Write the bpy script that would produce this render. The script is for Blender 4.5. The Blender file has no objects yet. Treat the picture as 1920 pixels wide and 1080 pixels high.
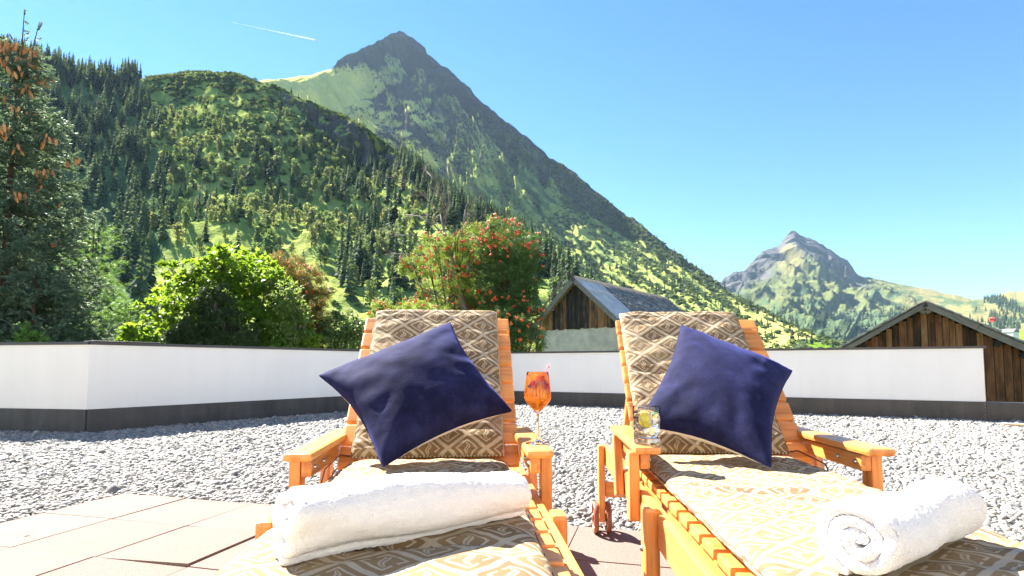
import bpy, bmesh, math, random
import numpy as np
from mathutils import Vector, Matrix, Quaternion, noise as mnoise

# ------------------------------------------------------------------ camera, world, sun, exposure
scene = bpy.context.scene
COL = scene.collection
F, CY, CAM_H = 1050.0, 619.0, 0.774
PITCH = math.atan(67 / F)
cam_d = bpy.data.cameras.new('camera')
cam_d.sensor_width = 36.0
cam_d.lens = 36.0 * F / 1920.0
cam_d.shift_y = (CY - 540.0) / 1920.0
cam_d.clip_start = 0.05
cam_d.clip_end = 40000.0
cam = bpy.data.objects.new('camera', cam_d)
COL.objects.link(cam)
cam.location = (0, 0, CAM_H)
cam.rotation_euler = (math.pi / 2 + PITCH, 0, 0)
scene.camera = cam

SUN_AZ, SUN_EL = math.radians(45), math.radians(43)       # azimuth to the left of the view direction
sun_vec = Vector((-math.sin(SUN_AZ) * math.cos(SUN_EL), math.cos(SUN_AZ) * math.cos(SUN_EL), math.sin(SUN_EL)))
world = bpy.data.worlds.new('World')
scene.world = world
world.use_nodes = True
wn = world.node_tree
bg = wn.nodes['Background']
sky = wn.nodes.new('ShaderNodeTexSky')
sky.sky_type = 'NISHITA'
sky.sun_disc = False
sky.sun_elevation = SUN_EL
sky.sun_rotation = -SUN_AZ
sky.altitude = 1500
sky.air_density = 1.0
sky.dust_density = 0.0
sky.ozone_density = 3.0
hs = wn.nodes.new('ShaderNodeHueSaturation')
hs.inputs['Saturation'].default_value = 1.22
wn.links.new(sky.outputs['Color'], hs.inputs['Color'])
wn.links.new(hs.outputs['Color'], bg.inputs['Color'])
bg.inputs['Strength'].default_value = 0.05
sun_d = bpy.data.lights.new('sun', 'SUN')
sun_d.energy = 5.0
sun_d.angle = math.radians(0.5)
sun_d.color = (1.0, 0.94, 0.84)
sun = bpy.data.objects.new('sun', sun_d)
COL.objects.link(sun)
sun.rotation_euler = sun_vec.to_track_quat('Z', 'Y').to_euler()
sun.location = (0, 0, 50)
scene.view_settings.view_transform = 'Standard'
scene.view_settings.look = 'None'
scene.view_settings.exposure = 2.5
scene.view_settings.gamma = 1.0
scene.view_settings.use_curve_mapping = False
scene.render.engine = 'CYCLES'
scene.cycles.use_denoising = True
scene.cycles.use_adaptive_sampling = False
scene.cycles.sample_clamp_indirect = 4.0
scene.cycles.max_bounces = 10
scene.cycles.transparent_max_bounces = 12
scene.cycles.volume_bounces = 0

rng = np.random.default_rng(7)
random.seed(7)

# ------------------------------------------------------------------ helpers: picture point <-> place
_right = np.array([1.0, 0, 0])
_fwd = np.array([0, math.cos(PITCH), math.sin(PITCH)])
_up = np.array([0, -math.sin(PITCH), math.cos(PITCH)])


def at(px, py, Y):
    """World point at depth Y seen at (px, py) of the 1920 x 1080 photograph (vectorised)."""
    px, py, Y = np.broadcast_arrays(np.asarray(px, float), np.asarray(py, float), np.asarray(Y, float))
    dx = (px - 960) / F
    dy = -(py - CY) / F
    D = _fwd + dx[..., None] * _right + dy[..., None] * _up
    s = Y / D[..., 1]
    return np.array([0, 0, CAM_H]) + D * s[..., None]


def V3(a):
    return Vector((float(a[0]), float(a[1]), float(a[2])))


def to_px(P):
    P = np.asarray(P, float)
    z = P[..., 2] - CAM_H
    d = math.cos(PITCH) * P[..., 1] + math.sin(PITCH) * z
    u = -math.sin(PITCH) * P[..., 1] + math.cos(PITCH) * z
    return 960 + P[..., 0] / d * F, CY - u / d * F


# ------------------------------------------------------------------ helpers: noise
def _hash(ix, iy, seed):
    h = (ix.astype(np.int64) * 374761393 + iy.astype(np.int64) * 668265263 + seed * 974634777) & 0x7fffffff
    h = ((h ^ (h >> 13)) * 1274126177) & 0x7fffffff
    h = h ^ (h >> 16)
    return (h & 0xffff) / 65535.0


def pn(x, y, seed=0):
    """2-D gradient noise, about -0.7 .. 0.7"""
    x = np.asarray(x, float); y = np.asarray(y, float)
    ix = np.floor(x); iy = np.floor(y)
    fx = x - ix; fy = y - iy
    u = fx * fx * fx * (fx * (fx * 6 - 15) + 10)
    v = fy * fy * fy * (fy * (fy * 6 - 15) + 10)

    def g(dx, dy):
        a = _hash(ix + dx, iy + dy, seed) * 2 * math.pi
        return np.cos(a) * (fx - dx) + np.sin(a) * (fy - dy)
    a = g(0, 0) * (1 - u) + g(1, 0) * u
    b = g(0, 1) * (1 - u) + g(1, 1) * u
    return a * (1 - v) + b * v


def fbm(x, y, octaves=5, seed=0, gain=0.5, lac=2.03):
    s = 0.0; a = 1.0
    for o in range(octaves):
        s = s + a * pn(x, y, seed + o * 17)
        x = x * lac + 13.7; y = y * lac - 7.1; a *= gain
    return s


def ridged(x, y, octaves=5, seed=0, gain=0.5, lac=2.03):
    s = 0.0; a = 1.0; w = 1.0
    for o in range(octaves):
        n = 1 - np.abs(pn(x, y, seed + o * 17)) * 2
        n = n * n * w
        w = np.clip(n * 1.6, 0, 1)
        s = s + a * n
        x = x * lac + 3.7; y = y * lac - 9.1; a *= gain
    return s


# ------------------------------------------------------------------ helpers: materials
def new_mat(name):
    m = bpy.data.materials.new(name)
    m.use_nodes = True
    nt = m.node_tree
    b = nt.nodes['Principled BSDF']
    return m, nt, b


def nd(nt, typ, inputs=None, **attrs):
    n = nt.nodes.new(typ)
    for k, v in attrs.items():
        setattr(n, k, v)
    if inputs:
        for k, v in inputs.items():
            if isinstance(v, bpy.types.NodeSocket):
                nt.links.new(v, n.inputs[k])
            else:
                n.inputs[k].default_value = v
    return n


def ramp(nt, fac, stops):
    r = nt.nodes.new('ShaderNodeValToRGB')
    while len(r.color_ramp.elements) < len(stops):
        r.color_ramp.elements.new(0.5)
    for e, (p, c) in zip(r.color_ramp.elements, stops):
        e.position = p
        e.color = (c[0], c[1], c[2], 1) if not isinstance(c, (int, float)) else (c, c, c, 1)
    nt.links.new(fac, r.inputs['Fac'])
    return r.outputs['Color']


def mth(nt, op, a, b=0.0, c=None, clamp=False):
    n = nt.nodes.new('ShaderNodeMath')
    n.operation = op
    n.use_clamp = clamp
    for i, v in enumerate((a, b, c)):
        if v is None:
            continue
        if isinstance(v, bpy.types.NodeSocket):
            nt.links.new(v, n.inputs[i])
        else:
            n.inputs[i].default_value = v
    return n.outputs[0]


def mix(nt, fac, a, b, mode='MIX'):
    n = nt.nodes.new('ShaderNodeMix')
    n.data_type = 'RGBA'
    n.blend_type = mode
    for k, v in ((0, fac), (6, a), (7, b)):
        if isinstance(v, bpy.types.NodeSocket):
            nt.links.new(v, n.inputs[k])
        elif k == 0:
            n.inputs[k].default_value = v
        else:
            n.inputs[k].default_value = (v[0], v[1], v[2], 1)
    return n.outputs[2]


def tex_noise(nt, vec, scale, detail=4, rough=0.55, dim='3D'):
    n = nd(nt, 'ShaderNodeTexNoise', {'Scale': scale, 'Detail': detail, 'Roughness': rough})
    if vec is not None:
        nt.links.new(vec, n.inputs['Vector'])
    return n.outputs['Fac']


def bump(nt, b, height, strength=0.3, dist=0.01):
    n = nd(nt, 'ShaderNodeBump', {'Strength': strength, 'Distance': dist, 'Height': height})
    nt.links.new(n.outputs['Normal'], b.inputs['Normal'])


def coords(nt, kind='Object', scale=None):
    c = nt.nodes.new('ShaderNodeTexCoord').outputs[kind]
    if scale is not None:
        m = nd(nt, 'ShaderNodeMapping', {'Vector': c, 'Scale': scale})
        c = m.outputs['Vector']
    return c


def obj_random(nt):
    return nt.nodes.new('ShaderNodeObjectInfo').outputs['Random']


def attr(nt, name):
    return nd(nt, 'ShaderNodeAttribute', attribute_name=name).outputs['Fac']


def plain_mat(name, col, rough=0.6, var=0.15, scale=8.0, bmp=0.0, spec=0.4, metallic=0.0):
    m, nt, b = new_mat(name)
    c = coords(nt)
    n = tex_noise(nt, c, scale, 6, 0.6)
    lo = [v * (1 - var) for v in col]; hi = [min(1, v * (1 + var)) for v in col]
    nt.links.new(ramp(nt, n, [(0.3, lo), (0.7, hi)]), b.inputs['Base Color'])
    b.inputs['Roughness'].default_value = rough
    b.inputs['Specular IOR Level'].default_value = spec
    b.inputs['Metallic'].default_value = metallic
    if bmp:
        bump(nt, b, n, bmp)
    return m


def wood_mat(name, light, dark, rough=0.35, coat=0.3, rnd=0.25):
    m, nt, b = new_mat(name)
    c = nt.nodes.new('ShaderNodeTexCoord').outputs['Object']
    r = obj_random(nt)
    off = nd(nt, 'ShaderNodeCombineXYZ', {'X': mth(nt, 'MULTIPLY', r, 37.0), 'Y': mth(nt, 'MULTIPLY', r, 11.0), 'Z': mth(nt, 'MULTIPLY', r, 5.0)})
    cc = nd(nt, 'ShaderNodeVectorMath', {0: c, 1: off.outputs[0]}, operation='ADD').outputs[0]
    mp = nd(nt, 'ShaderNodeMapping', {'Vector': cc, 'Scale': (1.6, 22, 22)}).outputs[0]
    g1 = tex_noise(nt, mp, 1.6, 8, 0.65)
    mp2 = nd(nt, 'ShaderNodeMapping', {'Vector': cc, 'Scale': (6, 160, 160)}).outputs[0]
    g2 = tex_noise(nt, mp2, 1.0, 3, 0.6)
    g = mth(nt, 'ADD', mth(nt, 'MULTIPLY', g1, 0.75), mth(nt, 'MULTIPLY', g2, 0.25))
    col = ramp(nt, g, [(0.32, dark), (0.52, light), (0.72, [v * 1.08 for v in light])])
    vor = nd(nt, 'ShaderNodeTexVoronoi', {'Vector': nd(nt, 'ShaderNodeMapping', {'Vector': cc, 'Scale': (3.3, 14, 14)}).outputs[0], 'Scale': 1.0})
    knot = ramp(nt, vor.outputs['Distance'], [(0.03, 1.0), (0.12, 0.0)])
    col = mix(nt, mth(nt, 'MULTIPLY', knot, 0.45), col, [v * 0.5 for v in dark])
    tone = mth(nt, 'ADD', 1.0 - rnd / 2, mth(nt, 'MULTIPLY', r, rnd))
    tn = nd(nt, 'ShaderNodeCombineXYZ', {'X': tone, 'Y': tone, 'Z': tone}).outputs[0]
    col = mix(nt, 1.0, col, tn, 'MULTIPLY')
    nt.links.new(col, b.inputs['Base Color'])
    b.inputs['Roughness'].default_value = rough
    b.inputs['Coat Weight'].default_value = coat
    b.inputs['Coat Roughness'].default_value = 0.25
    bump(nt, b, g, 0.25, 0.003)
    return m


def leaf_mat(name, col, col2, trans=0.45, rough=0.5, scale=1.2, tcol=None):
    m, nt, b = new_mat(name)
    c = coords(nt)
    n = tex_noise(nt, c, scale, 3, 0.6)
    isl = nt.nodes.new('ShaderNodeNewGeometry').outputs['Random Per Island']
    f = mth(nt, 'ADD', mth(nt, 'MULTIPLY', n, 0.6), mth(nt, 'MULTIPLY', isl, 0.4))
    base = ramp(nt, f, [(0.3, col), (0.7, col2)])
    nt.links.new(base, b.inputs['Base Color'])
    b.inputs['Roughness'].default_value = rough
    b.inputs['Specular IOR Level'].default_value = 0.35
    if trans > 0:
        t = nt.nodes.new('ShaderNodeBsdfTranslucent')
        tc = mix(nt, 0.6, base, tcol or [min(1, col2[0] * 2.2), min(1, col2[1] * 1.9), col2[2] * 0.8])
        nt.links.new(tc, t.inputs['Color'])
        ms = nd(nt, 'ShaderNodeMixShader', {0: trans, 1: b.outputs[0], 2: t.outputs[0]})
        out = nt.nodes['Material Output']
        nt.links.new(ms.outputs[0], out.inputs['Surface'])
    return m


# ------------------------------------------------------------------ helpers: objects
def tag(o, label=None, cat=None, group=None, kind=None):
    if label: o['label'] = label
    if cat: o['category'] = cat
    if group: o['group'] = group
    if kind: o['kind'] = kind
    return o


def link(name, me, mats=None, parent=None):
    o = bpy.data.objects.new(name, me)
    COL.objects.link(o)
    if mats is not None:
        for m in (mats if isinstance(mats, (list, tuple)) else [mats]):
            if me is not None and m.name not in [x.name for x in me.materials if x]:
                me.materials.append(m)
    if parent is not None:
        o.parent = parent
    return o


def empty(name, loc=(0, 0, 0), rz=0.0, parent=None):
    o = bpy.data.objects.new(name, None)
    o.empty_display_size = 0.1
    COL.objects.link(o)
    o.location = loc
    o.rotation_euler = (0, 0, rz)
    if parent is not None:
        o.parent = parent
    return o


def np_mesh(name, verts, faces, smooth=False, mat_idx=None):
    """verts (n,3), faces (m,k) numpy with constant k"""
    me = bpy.data.meshes.new(name)
    verts = np.asarray(verts, np.float32); faces = np.asarray(faces, np.int32)
    k = faces.shape[1]
    me.vertices.add(len(verts)); me.vertices.foreach_set('co', verts.ravel())
    me.loops.add(faces.size); me.loops.foreach_set('vertex_index', faces.ravel())
    me.polygons.add(len(faces))
    me.polygons.foreach_set('loop_start', np.arange(0, faces.size, k, dtype=np.int32))
    me.polygons.foreach_set('loop_total', np.full(len(faces), k, np.int32))
    me.polygons.foreach_set('use_smooth', np.full(len(faces), smooth))
    if mat_idx is not None:
        me.polygons.foreach_set('material_index', np.asarray(mat_idx, np.int32))
    me.update(calc_edges=True)
    return me


def add_attr(me, name, vals):
    a = me.attributes.new(name, 'FLOAT', 'POINT')
    a.data.foreach_set('value', np.asarray(vals, np.float32).ravel())


def box_mesh(name, sx, sy, sz, bev=0.004, seg=2):
    bm = bmesh.new()
    bmesh.ops.create_cube(bm, size=1.0)
    for v in bm.verts:
        v.co.x *= sx; v.co.y *= sy; v.co.z *= sz
    if bev > 0:
        bmesh.ops.bevel(bm, geom=list(bm.edges), offset=bev, segments=seg, profile=0.6, affect='EDGES')
    me = bpy.data.meshes.new(name)
    bm.to_mesh(me); bm.free()
    for p in me.polygons: p.use_smooth = False
    return me


_box_cache = {}


def board(name, p0, p1, w, h, mat, parent=None, up=(0, 0, 1), bev=0.004, ext=0.0):
    """A bevelled board from p0 to p1 (local x along it), width w across, height h along up."""
    p0 = Vector(p0); p1 = Vector(p1)
    d = p1 - p0
    L = d.length + 2 * ext
    key = (round(L, 4), round(w, 4), round(h, 4), round(bev, 4), mat.name)
    me = _box_cache.get(key)
    if me is None:
        me = _box_cache[key] = box_mesh(name, L, w, h, bev)
    x = d.normalized()
    up = Vector(up)
    y = up.cross(x)
    if y.length < 1e-5:
        y = Vector((0, 1, 0)).cross(x)
    y.normalize()
    z = x.cross(y)
    M = Matrix((x, y, z)).transposed().to_4x4()
    M.translation = (p0 + p1) / 2
    o = link(name, me, mat, parent)
    o.matrix_local = M
    return o


def tube_mesh(name, pts, rad, seg=8, closed_ends=True, smooth=True):
    pts = [Vector(p) for p in pts]
    if isinstance(rad, (int, float)): rad = [rad] * len(pts)
    V, Fc = [], []
    n = len(pts)
    prev = None
    for i, p in enumerate(pts):
        t = (pts[min(i + 1, n - 1)] - pts[max(i - 1, 0)]).normalized()
        if prev is None:
            a = t.orthogonal().normalized()
        else:
            a = (prev - t * prev.dot(t))
            a = a.normalized() if a.length > 1e-6 else t.orthogonal().normalized()
        prev = a
        b = t.cross(a)
        for k in range(seg):
            th = 2 * math.pi * k / seg
            V.append(p + (a * math.cos(th) + b * math.sin(th)) * rad[i])
    for i in range(n - 1):
        for k in range(seg):
            k2 = (k + 1) % seg
            Fc.append((i * seg + k, i * seg + k2, (i + 1) * seg + k2, (i + 1) * seg + k))
    return V, Fc, n, seg


def tubes(name, specs, mat, parent=None, seg=8, smooth=True):
    """several tubes as one mesh: specs = [(pts, rad)]"""
    V, Fc = [], []
    for pts, rad in specs:
        v, f, n, s = tube_mesh('', pts, rad, seg)
        o = len(V)
        V += v
        Fc += [tuple(i + o for i in q) for q in f]
        Fc.append(tuple(o + k for k in reversed(range(s))))
        Fc.append(tuple(o + (n - 1) * s + k for k in range(s)))
    me = bpy.data.meshes.new(name)
    me.from_pydata([tuple(v) for v in V], [], Fc)
    for p in me.polygons: p.use_smooth = smooth
    return link(name, me, mat, parent)


def lathe(name, prof, mat, parent=None, seg=48, smooth=True, loc=(0, 0, 0), wob=None):
    """revolve profile [(r, z)] about z"""
    V, Fc = [], []
    n = len(prof)
    for i, (r, z) in enumerate(prof):
        for k in range(seg):
            th = 2 * math.pi * k / seg
            rr = r * (wob(i, th) if wob else 1.0)
            V.append((rr * math.cos(th), rr * math.sin(th), z))
    for i in range(n - 1):
        for k in range(seg):
            k2 = (k + 1) % seg
            Fc.append((i * seg + k, i * seg + k2, (i + 1) * seg + k2, (i + 1) * seg + k))
    me = bpy.data.meshes.new(name)
    me.from_pydata(V, [], Fc)
    bm = bmesh.new(); bm.from_mesh(me)
    bmesh.ops.remove_doubles(bm, verts=bm.verts, dist=1e-6)
    bmesh.ops.recalc_face_normals(bm, faces=bm.faces)
    bm.to_mesh(me); bm.free()
    for p in me.polygons: p.use_smooth = smooth
    o = link(name, me, mat, parent)
    o.location = loc
    return o


def blob_mesh(name, r=(1, 1, 1), sub=2, amp=0.2, freq=1.5, seed=0):
    bm = bmesh.new()
    bmesh.ops.create_icosphere(bm, subdivisions=sub, radius=1.0)
    for v in bm.verts:
        n = mnoise.noise(v.co * freq + Vector((seed * 3.1, seed * 1.7, seed)))
        v.co *= 1 + amp * n
        v.co.x *= r[0]; v.co.y *= r[1]; v.co.z *= r[2]
    me = bpy.data.meshes.new(name)
    bm.to_mesh(me); bm.free()
    for p in me.polygons: p.use_smooth = True
    return me


def stamp(template_v, template_f, pos, mats):
    """copies of a template (k verts) at pos (N,3) with matrices (N,3,3): returns verts, faces"""
    tv = np.asarray(template_v, float); tf = np.asarray(template_f, int)
    N = len(pos)
    v = np.einsum('nij,kj->nki', mats, tv) + pos[:, None, :]
    f = tf[None] + (np.arange(N) * len(tv))[:, None, None]
    return v.reshape(-1, 3), f.reshape(-1, tf.shape[1])


def rot_from_dir(d, roll, scale):
    """(N,3) directions -> (N,3,3) matrices with x along d, roll about it, scaled"""
    d = d / np.linalg.norm(d, axis=1, keepdims=True)
    ref = np.tile(np.array([0, 0, 1.0]), (len(d), 1))
    par = np.abs(d[:, 2]) > 0.95
    ref[par] = np.array([1.0, 0, 0])
    y = np.cross(ref, d); y /= np.linalg.norm(y, axis=1, keepdims=True)
    z = np.cross(d, y)
    c, s = np.cos(roll)[:, None], np.sin(roll)[:, None]
    y2 = y * c + z * s
    z2 = -y * s + z * c
    return np.stack([d, y2, z2], axis=2) * np.asarray(scale)[:, None, None]


def scatter(name, pts, rot, scl, idx, meshes, parent=None, kind='stuff'):
    """One object whose geometry nodes place small meshes on points."""
    hidden = bpy.data.collections.new(name + '_sources')
    for i, me in enumerate(meshes):
        hidden.objects.link(bpy.data.objects.new('%s_source_%02d' % (name, i), me))
    me = bpy.data.meshes.new(name)
    me.vertices.add(len(pts)); me.vertices.foreach_set('co', np.asarray(pts, np.float32).ravel())
    a = me.attributes.new('rot', 'FLOAT_VECTOR', 'POINT'); a.data.foreach_set('vector', np.asarray(rot, np.float32).ravel())
    a = me.attributes.new('scl', 'FLOAT_VECTOR', 'POINT'); a.data.foreach_set('vector', np.asarray(scl, np.float32).ravel())
    a = me.attributes.new('idx', 'INT', 'POINT'); a.data.foreach_set('value', np.asarray(idx, np.int32).ravel())
    o = link(name, me, None, parent)
    ng = bpy.data.node_groups.new(name + '_nodes', 'GeometryNodeTree')
    ng.interface.new_socket('Geometry', in_out='INPUT', socket_type='NodeSocketGeometry')
    ng.interface.new_socket('Geometry', in_out='OUTPUT', socket_type='NodeSocketGeometry')
    gi = ng.nodes.new('NodeGroupInput'); go = ng.nodes.new('NodeGroupOutput')
    ci = ng.nodes.new('GeometryNodeCollectionInfo')
    ci.inputs['Collection'].default_value = hidden
    ci.inputs['Separate Children'].default_value = True
    ci.inputs['Reset Children'].default_value = True
    ip = ng.nodes.new('GeometryNodeInstanceOnPoints')
    ip.inputs['Pick Instance'].default_value = True

    def na(n, t):
        x = ng.nodes.new('GeometryNodeInputNamedAttribute'); x.data_type = t; x.inputs['Name'].default_value = n
        return x.outputs['Attribute']
    e2r = ng.nodes.new('FunctionNodeEulerToRotation')
    ng.links.new(na('rot', 'FLOAT_VECTOR'), e2r.inputs[0])
    L = ng.links.new
    L(gi.outputs[0], ip.inputs['Points']); L(ci.outputs[0], ip.inputs['Instance'])
    L(na('idx', 'INT'), ip.inputs['Instance Index']); L(e2r.outputs[0], ip.inputs['Rotation'])
    L(na('scl', 'FLOAT_VECTOR'), ip.inputs['Scale']); L(ip.outputs[0], go.inputs[0])
    md = o.modifiers.new('scatter', 'NODES'); md.node_group = ng
    if kind: o['kind'] = kind
    return o

# ------------------------------------------------------------------ the setting: valley, slopes, mountains
GROUND = -3.2


def interp(x, pts, j):
    pts = np.array(pts, float)
    return np.interp(x, pts[:, 0], pts[:, j])


def terrain_mat(name, spec):
    m, nt, b = new_mat(name)
    c = nt.nodes.new('ShaderNodeTexCoord').outputs['Object']
    s = spec['scale']
    n1 = tex_noise(nt, c, 1 / s, 8, 0.62)
    n2 = tex_noise(nt, c, 4.3 / s, 6, 0.65)
    n3 = tex_noise(nt, c, 17.0 / s, 4, 0.7)
    f = mth(nt, 'ADD', mth(nt, 'MULTIPLY', n1, 0.4), mth(nt, 'ADD', mth(nt, 'MULTIPLY', n2, 0.35), mth(nt, 'MULTIPLY', n3, 0.25)))
    grass = ramp(nt, f, spec['grass'])
    rock = ramp(nt, mth(nt, 'ADD', mth(nt, 'MULTIPLY', n2, 0.5), mth(nt, 'MULTIPLY', n3, 0.5)), spec['rock'])
    mead = ramp(nt, f, spec['meadow'])
    shr = ramp(nt, n3, spec['shrub'])
    jit = mth(nt, 'MULTIPLY', mth(nt, 'SUBTRACT', mth(nt, 'ADD', n2, n3), 1.0), 1.1)

    def mask(nm, w=0.12):
        a = mth(nt, 'ADD', attr(nt, nm), jit)
        return ramp(nt, a, [(0.5 - w, 0.0), (0.5 + w, 1.0)])
    col = mix(nt, mask('meadow'), grass, mead)
    col = mix(nt, mask('shrub'), col, shr)
    col = mix(nt, mask('rock'), col, rock)
    lush = ramp(nt, attr(nt, 'lush'), [(0.45, 0.0), (0.55, 1.0)])
    col = mix(nt, lush, col, ramp(nt, n3, [(0.3, (0.11, 0.20, 0.02)), (0.7, (0.17, 0.27, 0.03))]))
    nt.links.new(col, b.inputs['Base Color'])
    b.inputs['Roughness'].default_value = 0.9
    b.inputs['Specular IOR Level'].default_value = 0.0
    bump(nt, b, mth(nt, 'ADD', n2, mth(nt, 'MULTIPLY', n3, 0.6)), spec.get('bump', 0.6), s * 0.06)
    return m


def make_terrain(name, pxs, ts, Yf, pyf, disp, masks, mat, back=3):
    """columns over pxs, rows over ts (0 foot .. 1 ridge); rows behind the ridge fall away again."""
    PX, T = np.meshgrid(pxs, ts, indexing='ij')
    Y = Yf(PX, T); PY = pyf(PX, T)
    P = at(PX, PY, Y)
    P = disp(P, PX, T, PY)
    R = P[:, -1:, :]
    rows = [P]
    for k in range(1, back + 1):
        Q = R.copy()
        Q[..., 1] *= 1 + 0.06 * k
        Q[..., 0] *= 1 + 0.06 * k
        Q[..., 2] = np.maximum(R[..., 2] * (1 - 0.22 * k ** 1.2), GROUND)
        rows.append(Q)
    A = np.concatenate(rows, axis=1)
    nc, nr = A.shape[:2]
    i, j = np.meshgrid(np.arange(nc - 1), np.arange(nr - 1), indexing='ij')
    a = (i * nr + j).ravel()
    faces = np.stack([a, a + nr, a + nr + 1, a + 1], 1)
    me = np_mesh(name, A.reshape(-1, 3), faces, True)
    # steepness
    dT = np.gradient(P, axis=1); dX = np.gradient(P, axis=0)
    n = np.cross(dX, dT); n /= np.linalg.norm(n, axis=2, keepdims=True) + 1e-9
    steep = 1 - np.abs(n[..., 2])
    for nm, arr in masks(P, PX, T, PY, steep).items():
        full = np.concatenate([arr] + [arr[:, -1:]] * back, axis=1)
        add_attr(me, nm, full)
    o = link(name, me, mat)
    o['kind'] = 'structure'
    return o, P


def grid_sample(P, u, t):
    """bilinear sample of grid P (nc,nt,3) at u,t in 0..1"""
    nc, nt_ = P.shape[:2]
    x = np.clip(u * (nc - 1), 0, nc - 1.001); y = np.clip(t * (nt_ - 1), 0, nt_ - 1.001)
    i = x.astype(int); j = y.astype(int); fx = (x - i)[:, None]; fy = (y - j)[:, None]
    return (P[i, j] * (1 - fx) + P[i + 1, j] * fx) * (1 - fy) + (P[i, j + 1] * (1 - fx) + P[i + 1, j + 1] * fx) * fy


def gauss(PX, PY, cx, cy, rx, ry, ang=0.0):
    c, s = math.cos(math.radians(ang)), math.sin(math.radians(ang))
    dx, dy = PX - cx, PY - cy
    return np.exp(-(((dx * c + dy * s) / rx) ** 2 + ((-dx * s + dy * c) / ry) ** 2))


# valley floor out to the horizon
me = np_mesh('valley_floor', [(-6900, -1500, GROUND), (6900, -1500, GROUND), (6900, 6900, GROUND), (-6900, 6900, GROUND)], [(0, 1, 2, 3)])
vm, nt, b = new_mat('valley_grass')
c = coords(nt)
nt.links.new(ramp(nt, tex_noise(nt, c, 0.4, 8, 0.7), [(0.3, (0.05, 0.08, 0.015)), (0.7, (0.13, 0.17, 0.04))]), b.inputs['Base Color'])
b.inputs['Roughness'].default_value = 0.95
tag(link('valley_floor', me, vm), kind='structure')

# --- near slope with the forest and the shoulder
H_RIDGE = [(-1150, 0, 330), (-700, 30, 370), (-420, 60, 409), (-200, 80, 435), (0, 108, 473), (90, 128, 499), (160, 143, 512), (215, 154, 524), (262, 150, 531), (300, 146, 537), (355, 137, 544),
           (430, 139, 537), (480, 150, 531), (520, 166, 521), (560, 186, 512), (600, 203, 502), (640, 217, 492), (670, 235, 480), (700, 257, 464), (728, 278, 451),
           (748, 292, 441), (766, 316, 422), (800, 352, 390), (850, 392, 358), (900, 425, 332), (950, 452, 307), (1000, 480, 288), (1050, 520, 262), (1090, 556, 236),
           (1130, 605, 211), (1180, 660, 192)]
H_CLIFF = [(-1150, 0), (450, 0), (480, 7), (520, 18), (560, 30), (600, 42), (640, 52), (680, 62), (710, 58), (735, 40), (752, 22), (768, 4), (790, 0), (1200, 0)]
T1, T2 = 0.905, 0.925


def h_Y(px, t):
    Yr = interp(px, H_RIDGE, 2)
    return 72 + (Yr - 72) * t


def h_py(px, t):
    pr = interp(px, H_RIDGE, 1) + 0.0
    cl = np.interp(px, [a for a, _ in H_CLIFF], [b for _, b in H_CLIFF])
    lo = pr + cl + 6 * np.clip(cl / 10, 0, 1)
    base = 752.0
    jag = 0.03 * fbm(px / 30.0, t * 14, 3, 9)
    t1 = T1 + jag; t2 = T2 + jag * 0.7
    e = t / t1
    p_lo = base + (lo - base) * np.clip(e, 0, 1) ** 0.76
    p_cl = lo + (pr + 3 * np.clip(cl / 10, 0, 1) - lo) * np.clip((t - t1) / (t2 - t1), 0, 1)
    p_hi = pr + 3 * np.clip(cl / 10, 0, 1) * (1 - np.clip((t - t2) / (1 - t2), 0, 1))
    return np.where(t < t1, p_lo, np.where(t < t2, p_cl, p_hi))


def h_disp(P, PX, T, PY):
    x, y = P[..., 0], P[..., 1]
    amp = np.clip(T * 3, 0, 1) * (1 - 0.8 * np.clip((T - 0.9) / 0.1, 0, 1))
    d = 12 * fbm(x / 110, y / 110, 5, 3) + 4 * ridged(x / 45 + y / 150, y / 120, 4, 21) + 1.2 * fbm(x / 10, y / 10, 4, 31)
    sk = np.interp(PX, [p[0] for p in H_RIDGE], [p[1] for p in H_RIDGE])
    lim = (0.5 * np.maximum(PY - sk, 0) + 2.0) * y / F
    Q = P.copy()
    Q[..., 2] += np.minimum(d * amp, lim)
    cl = np.interp(PX, [a for a, _ in H_CLIFF], [b for _, b in H_CLIFF])
    Q[..., 1] += np.clip(cl / 20, 0, 1) * 14 * fbm(x / 22, P[..., 2] / 22, 4, 41) * np.clip((T - 0.88) / 0.03, 0, 1) * (1 - np.clip((T - 0.935) / 0.03, 0, 1))
    return Q


def forest_edge(PX, PY):
    """>0 inside the dark spruce forest of the left slope"""
    lim = np.interp(PY, [100, 150, 220, 300, 380, 450, 520, 640], [235, 262, 285, 320, 345, 330, 300, 300])
    return lim - PX + 22 * fbm(PX / 40, PY / 40, 3, 77)


def h_masks(P, PX, T, PY, steep):
    qx, qy = to_px(P)
    rock = np.clip((steep - 0.30) * 4, 0, 1) * np.clip((T - 0.85) * 20, 0, 1) * np.clip((qx - 480) / 80, 0.3, 1)
    shrub = np.clip(0.45 + 0.9 * fbm(qx / 46, qy / 16, 4, 15), 0, 1) * np.clip((330 - qy) / 90, 0, 1) * np.clip((qx - 250) / 60, 0, 1)
    shrub = np.maximum(shrub, np.clip(forest_edge(qx, qy) / 30, 0, 1))
    shrub = np.maximum(shrub, np.clip((T - 0.955) * 30, 0, 1) * np.clip((qx - 440) / 40, 0, 1))
    mead = np.clip(gauss(qx, qy, 255, 140, 60, 9), 0, 1) + 0.45 * np.clip(fbm(qx / 60, qy / 30, 3, 8) + 0.3, 0, 1)
    return {'rock': rock, 'shrub': shrub, 'meadow': mead, 'lush': np.zeros_like(rock)}


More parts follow.
